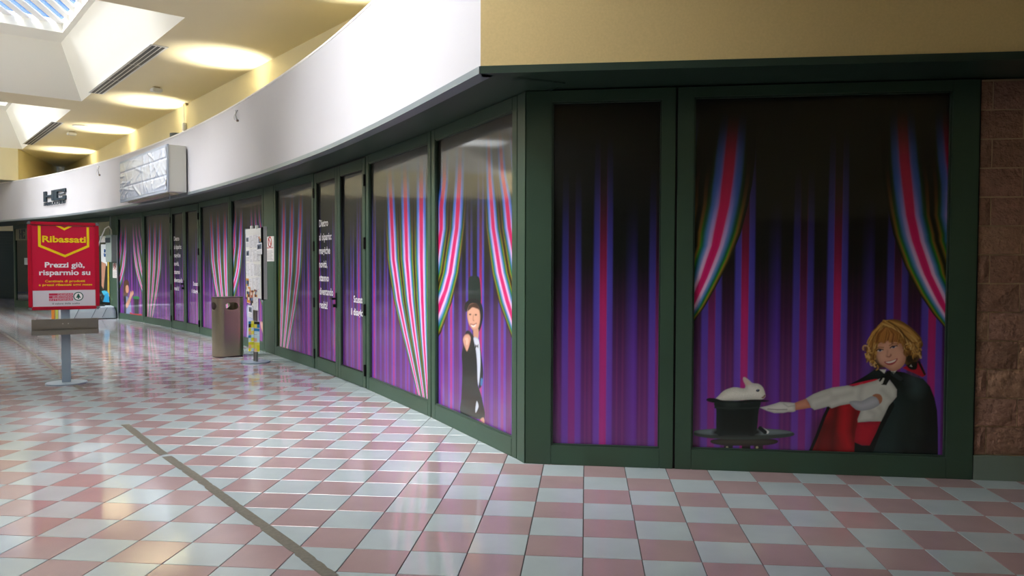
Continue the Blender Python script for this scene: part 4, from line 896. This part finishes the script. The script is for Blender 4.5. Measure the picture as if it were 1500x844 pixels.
# posters inside the salon front
def hp(x, y): return fH.pix(x, y)
u0, z1 = hp(148, 358); u1, z0 = hp(161, 443)
e = empty('salon_poster', mw=fH.mw@Matrix.Translation((u0, 0, z0))); tag(e, 'tall salon poster with a face and a yellow stripe, beside the grey box', 'poster'); w_, h_ = u1-u0, z1-z0
MB().box(0, w_, .0, .024, 0, h_).build('sheet', mat('poster_dark', '#22241E', .4), e); y = -.002
flat([(0, h_*.70), (w_*.72, h_*.62), (w_*.9, h_), (0, h_)], y, 'white_area', mat('poster_white', '#D5DADD', .4), e)
flat([(0, h_*.28), (w_*.25, h_*.22), (w_*.5, h_*.55), (w_*.62, h_*.66), (.02, h_*.70)], y-.001, 'face', mat('poster_skin', '#B08068', .4), e)
flat([(w_*.72, h_*.1), (w_*.98, h_*.1), (w_*.98, h_*.75), (w_*.8, h_*.7)], y-.001, 'yellow_stripe', mat('poster_yellow', '#B09838', .4), e)
flat([(w_*.15, 0), (w_*.95, 0), (w_*.9, h_*.15), (w_*.6, h_*.2)], y-.002, 'blue_area', mat('poster_blue', '#2490C0', .4), e)
flat([(0, h_*.18), (w_*.4, h_*.2), (w_*.8, h_*.17), (w_*.3, h_*.11)], y-.003, 'blue_area', mat('poster_cyan', '#40A8C8', .4), e)
u0, z1 = hp(147.5, 346); u1, z0 = hp(157, 355)
e = MB().box(u0, u1, -.03, .02, z0, z1).build('white_shelf_box', M_WHITEP, mw=fH.mw, bevel=.01); tag(e, 'small white box on the salon glass above its poster', 'box')
u0, z1 = hp(35.5, 378); u1, z0 = hp(41, 388)
e = MB().box(u0, u1, .0, .03, z0, z1).build('door_notice', mat('door_notice_white', '#C8D0D4', .5), mw=fH.mw); tag(e, 'small pale card on the salon glass left of the red stand', 'notice')

# low pale grey cover on the floor before the salon
cg = onz(131, 467.0); vg = (cg-CAM)[:2]/np.hypot(*(cg-CAM)[:2]); ug = np.array([vg[1], -vg[0]])
def lump(name, cx_, cy_, w_, dpt, h_, m, label, cat, tp=.86):
    e = empty(name, mw=Matrix.Translation((cx_, cy_, 0))@Matrix.Rotation(math.atan2(ug[1], ug[0]), 4, 'Z')); tag(e, label, cat)
    bm = bmesh.new(); nx, nz = 14, 6; R_ = random.Random(4)
    P = [(x, y, z) for z, k_ in ((0.02, 1), (h_*.55, .98), (h_*.9, tp+.06), (h_, tp-.05)) for x, y in [(q[0]*k_, q[1]*k_) for q in rrect(w_, dpt, .08, 3)]]
    n = 16; vs = [bm.verts.new(p) for p in P]; L4 = len(P)//4
    for j in range(3):
        for i in range(L4): bm.faces.new((vs[j*L4+i], vs[j*L4+(i+1) % L4], vs[(j+1)*L4+(i+1) % L4], vs[(j+1)*L4+i]))
    bm.faces.new(vs[3*L4:]); bm.faces.new(vs[:L4][::-1]); me = bpy.data.meshes.new('cover'); bm.to_mesh(me); bm.free(); me.materials.append(m); link('cover', me, None, e)
    return e
e = lump('covered_crate', cg[0], cg[1], 1.30, .5, .34, M_LEAF, 'low pale grey covered crate on the floor behind the red poster stand', 'crate')
for x in (-.35, .05, .3): MB().tube([(x, -.255, .04), (x+.10, -.24, .26), (x+.14, -.22, .31)], .008, 6).build('crease', mat('crease_grey', '#66747E', .5), e)
MB().box(-.6, .66, -.2, .2, 0, .022).build('base', M_BLACK, e); [MB().box(a_, a_+.22, -.18, .1, .325, .36).build('lid_catch', M_BLACK, e) for a_ in (-.5, .15)]
cm = onz(87.5, 471.0)
for q, (dx, cl, w_) in enumerate(((-.14, '#E08A2C', .07), (-.06, '#C8D060', .06), (.05, '#D8DCDC', .14), (.17, '#C8CC9C', .06))):
    e = MB().box(-w_/2, w_/2, -.14, .14, 0, .40-.01*q).build('folder', mat('folder_%d' % q, cl, .5), mw=Matrix.Translation((cm[0]+ug[0]*dx, cm[1]+ug[1]*dx, 0))@Matrix.Rotation(math.atan2(ug[1], ug[0]), 4, 'Z'), bevel=.004)
    tag(e, ['orange upright folder, leftmost of the row behind the red stand', 'yellow-green upright folder beside the orange one behind the red stand', 'thick white upright folder in the row behind the red stand', 'cream upright folder nearest the grey pole of the red stand'][q], 'folder', 'folders on the floor behind the red stand')

# plastic-covered light box on the fascia
pL, pR = fas_at(203), fas_at(276); fl_ = Face(pL, pR); zt = 3.70
e = empty('light_box_sign', mw=fl_.mw); tag(e, 'shop light box wrapped in crinkled plastic on the white fascia', 'sign')
LW = fl_.len; D_ = .36; Zb = H_F+.045
MB().box(.0, LW, -D_, -.03, Zb, zt).build('housing', M_BOXW, e, bevel=.006)
ring(-.01, LW+.01, Zb-.01, zt+.01, .05, .05, .05, .05, -D_-.012, -D_+.02).build('front_frame', mat('frame_bluegrey', '#9AA3B0', .4), e, bevel=.004)
nx, nz = 90, 60; rg = np.random.default_rng(2); X, Z_ = np.meshgrid(np.linspace(.04, LW-.04, nx), np.linspace(Zb+.04, zt-.04, nz)); Y = np.zeros_like(X)
for q in range(46):
    cx_, cz = rg.uniform(0, LW), rg.uniform(Zb, zt); an = rg.uniform(-1.4, 1.4); ln = rg.uniform(.15, .5); wd_ = rg.uniform(.012, .03); dx, dz = X-cx_, Z_-cz; al_ = dx*math.cos(an)+dz*math.sin(an); ac = -dx*math.sin(an)+dz*math.cos(an)
    Y -= rg.uniform(.004, .014)*np.exp(-(al_/ln)**2-(ac/wd_)**2)
for zc in (.30, .62): Y += .012*np.exp(-((Z_-(Zb+zc))/.012)**2)
Y += -D_-.016
me = bpy.data.meshes.new('plastic_wrap'); me.from_pydata(np.stack([X, Y, Z_], -1).reshape(-1, 3).tolist(), [], [(j*nx+i, j*nx+i+1, (j+1)*nx+i+1, (j+1)*nx+i) for j in range(nz-1) for i in range(nx-1)])
me.polygons.foreach_set('use_smooth', [True]*len(me.polygons)); link('plastic_wrap', me, M_PLASTIC, e)
MB().tube([(LW-.25, -D_+.1, Zb), (LW-.25, -D_+.1, Zb-.12), (LW-.27, -D_+.1, Zb-.15)], .008, 6).build('loose_wire', M_TRIM, e)
MB().box(.3, LW-.2, -.28, -.12, Zb-.03, Zb-.001).build('mounting_rail', M_STEEL, e)

# wire loops left on the fascia
for n, (px_, py_, lb) in enumerate(((349, 169, 'small loop of loose wires on the fascia right of the light box'), (146, 250, 'small loop of loose wires on the fascia left of the light box'))):
    pc = fas_at(px_); q = fas_at(px_+3); fz = Face(pc, q); z = fz.pix(px_, py_)[1]; sc = .09 if n == 0 else .12
    e = empty('wire_loop', mw=fz.mw@Matrix.Translation((0, 0, z))); tag(e, lb, 'wires')
    MB().tube([(sc*(-.3+.8*math.sin(i*.5)*.6), -.02-.02*math.sin(i*.9), sc*1.0*math.cos(i*.5)) for i in range(13)], .006, 6).build('wire', M_WHITEP, e, smooth=True)
    MB().tube([(sc*.5, -.01, sc*.9), (sc*.62, -.05, 0), (sc*.5, -.02, -sc*.9)], .006, 6).build('wire', mat('wire_grey', '#9A948C', .5), e, smooth=True)
    MB().box(sc*.4, sc*.75, -.03, -.0, -sc*1.1, -sc*.8).build('connector', mat('connector_brown', '#6A5A50', .5), e)

# ceiling vents
for n, (xa, ya, xb, yb) in enumerate(((233, 67, 141, 136), (84, 179, 41, 211))):
    a = onz(xa, ya, ZC); b = onz(xb, yb, ZC); d = (b-a)[:2]; ln = np.hypot(*d); an = math.atan2(d[1], d[0])
    e = empty('ceiling_vent', mw=Matrix.Translation((a[0], a[1], ZC))@Matrix.Rotation(an, 4, 'Z')); tag(e, ['long slotted air vent in the ceiling beside the big skylight', 'farther slotted air vent in the ceiling beside the second skylight'][n], 'vent', 'ceiling air vents')
    MB().box(-.03, ln+.03, -.14, .14, -.012, -.0005).build('frame', M_WHITEP, e, bevel=.003); w_ = .075
    for q in range(3):
        for h_ in range(3):
            MB().box(ln*h_/3+.02, ln*(h_+1)/3-.01, -.10+q*.073, -.10+q*.073+.05, -.014, -.0118).build('slot', M_BLACK, e)
# small ceiling fittings
def fitting(px_, py_, label, s_=.14):
    p = onz(px_, py_, ZC-.06); e = empty('ceiling_sensor', mw=Matrix.Translation((p[0], p[1], ZC))@Matrix.Rotation(math.radians(50), 4, 'Z')); tag(e, label, 'sensor', 'small ceiling fittings')
    MB().box(-s_*.35, s_*.35, -s_*.35, s_*.35, -.035, -.0005).build('mounting_plate', mat('sensor_tan', '#B8A888', .5), e); MB().box(-s_*.6, s_*.6, -s_*.5, s_*.5, -.10, -.03).build('housing', M_WHITEP, e, bevel=.012)
fitting(229, 132, 'white box fitting on the ceiling between the nearer light pools', .16); fitting(105, 196, 'farther white box fitting on the ceiling by the oval disc', .17)
p = onz(119, 185, ZC-.01); e = MB().cyl((0, 0), .2, -.02, -.0005, 28).build('ceiling_disc', M_WHITEP, mw=Matrix.Translation((p[0], p[1], ZC))); tag(e, 'thin white disc on the ceiling beside the farther box fitting', 'access cover')
# projector on the upper wall
fU = Face(st(14, T_WALL)[:2], st(10, T_WALL)[:2]); u, z = fU.pix(274, 154); e = empty('wall_spotlight', mw=fU.mw@Matrix.Translation((u, 0, 0))); tag(e, 'small white spotlight hanging on a rod under the ceiling edge', 'spotlight')
MB().box(-.10, .10, -.06, -.002, ZC-.05, ZC-.002).build('mounting_plate', mat('sensor_tan'), e); MB().tube([(-.05, -.05, ZC-.04), (-.05, -.05, ZC-.42)], .008, 8).build('rod', M_WHITEP, e); MB().cyl((-.05, -.05), .045, ZC-.60, ZC-.42, 16).build('lamp_head', M_WHITEP, e)
# dark fitting on top of fascia
pc = fas_at(250); e = MB().cyl((0, 0), .14, 4.021, 4.10, 20).build('dark_lamp_cap', mat('cap_dark', '#4A5048', .5), mw=Matrix.Translation((pc[0]+.1, pc[1]+.1, 0))); tag(e, 'dark round lamp cap showing over the fascia above the light box', 'lamp')

# uplighters standing on the shop roof behind the fascia
B = MB(); B.prism([tuple(p) for p in [on(a, rfas(a)+.14) for a in fa[1:52]]]+[st(28, T_WALL-.02)[:2], st(3, T_WALL-.02)[:2]], 3.3, 3.4)
tag(B.build('ceiling_shop_roof', M_CREAM), 'flat shop roof hidden behind the curved fascia', 'roof', kind='structure')
for n in range(5):
    s_ = 10.5+4.6*(n-1) if n < 3 else (19.5 if n == 3 else 24.4)
    p = st(s_, T_WALL-.20, 3.75)
    e = empty('uplight', mw=Matrix.Translation((p[0], p[1], 3.4))); tag(e, 'floodlight hidden behind the curved fascia, making the '+['pool of light nearest the corner', 'light pool right of the long ceiling vent', 'light pool beside the rod-hung spotlight', 'light pool beside the thin ceiling disc', 'farthest ceiling light pool'][n], 'lamp', 'uplights behind the fascia')
    MB().box(-.02, .02, -.02, .02, 0, .25).build('bracket', M_TRIM, e); MB().cyl((0, 0), .09, .25, .33, 20).build('lamp_head', M_WHITEP, e)
    l = light('SPOT', 'uplight_beam', (p[0], p[1], 3.78), 280, (1, .96, .80), spot_size=math.radians(76), spot_blend=1., shadow_soft_size=.05)
    dv = Vector(st(0, -.42, 0)); aim(l, (dv.x, dv.y, 1.25))
    l = light('SPOT', 'uplight_beam', (p[0], p[1], 3.78), 22, (1, .96, .80), spot_size=math.radians(60), spot_blend=.9, shadow_soft_size=.04)
    dv = Vector(st(0, .5, 0)); aim(l, (dv.x, dv.y, 1.2))

for n in range(7):  # unseen floods added along the opposite fascia to brighten the ceiling
    p = st(1.5+4.6*n, T_OPP+.25, 4.0); e = empty('uplight', mw=Matrix.Translation(p)); tag(e, 'floodlight added on the opposite fascia to brighten the ceiling, out of the picture', 'lamp', 'added uplights on the opposite side')
    MB().box(-.02, .02, -.02, .02, 0, .1).build('bracket', M_TRIM, e); MB().cyl((0, 0), .09, .1, .18, 16).build('lamp_head', M_WHITEP, e)
    l = light('SPOT', 'uplight_beam', (p[0], p[1], 4.22), 720, (1, .98, .93), spot_size=math.radians(120), spot_blend=.8, shadow_soft_size=.1); dv = Vector(st(0, .8, 0)); aim(l, (dv.x, dv.y, .8))

# worn tape lines on the floor
def tape(pix, label, w_=.055, seed=1):
    R_ = random.Random(seed); P = [onz(x, y)[:2] for x, y in pix]; dens = []
    for a, b in zip(P[:-1], P[1:]):
        n = max(2, int(np.hypot(*(b-a))/.04)); dens += [a+(b-a)*i/n for i in range(n)]
    dens.append(P[-1]); B = MB(); prev = None; run = []
    def flush(run):
        if len(run) < 2: return
        vs = []; n = len(run)
        for q, (l_, r_) in enumerate(run): vs += [(l_[0], l_[1], .0008), (r_[0], r_[1], .0008), (l_[0], l_[1], .0018), (r_[0], r_[1], .0018)]
        B.add(vs, [f for i in range(n-1) for f in ((4*i+2, 4*i+3, 4*i+7, 4*i+6), (4*i, 4*i+2, 4*i+6, 4*i+4), (4*i+1, 4*i+5, 4*i+7, 4*i+3))]+[(0, 1, 3, 2), (4*n-4, 4*n-2, 4*n-1, 4*n-3)])
    for i, p in enumerate(dens):
        t = dens[min(i+1, len(dens)-1)]-dens[max(i-1, 0)]; t = t/np.hypot(*t); nn = np.array([-t[1], t[0]])
        l_ = p+nn*(w_/2-(R_.random() < .12)*R_.uniform(0, .008)); r_ = p-nn*(w_/2-(R_.random() < .15)*R_.uniform(0, .012)); run.append((l_, r_))
        if R_.random() < .03: flush(run[:-1] if len(run) > 2 else run); run = []
    flush(run); return tag(B.build('floor_tape', M_TAPE), label, 'tape')
tape([(183, 622), (230, 659), (300, 708), (350, 745), (420, 795), (487, 846)], 'worn grey tape line on the floor in the foreground', .07, 3)
tape([(0, 485), (30, 505), (60, 527), (92, 552), (122, 572)], 'worn grey tape line on the floor passing the red stand base', .055, 8)
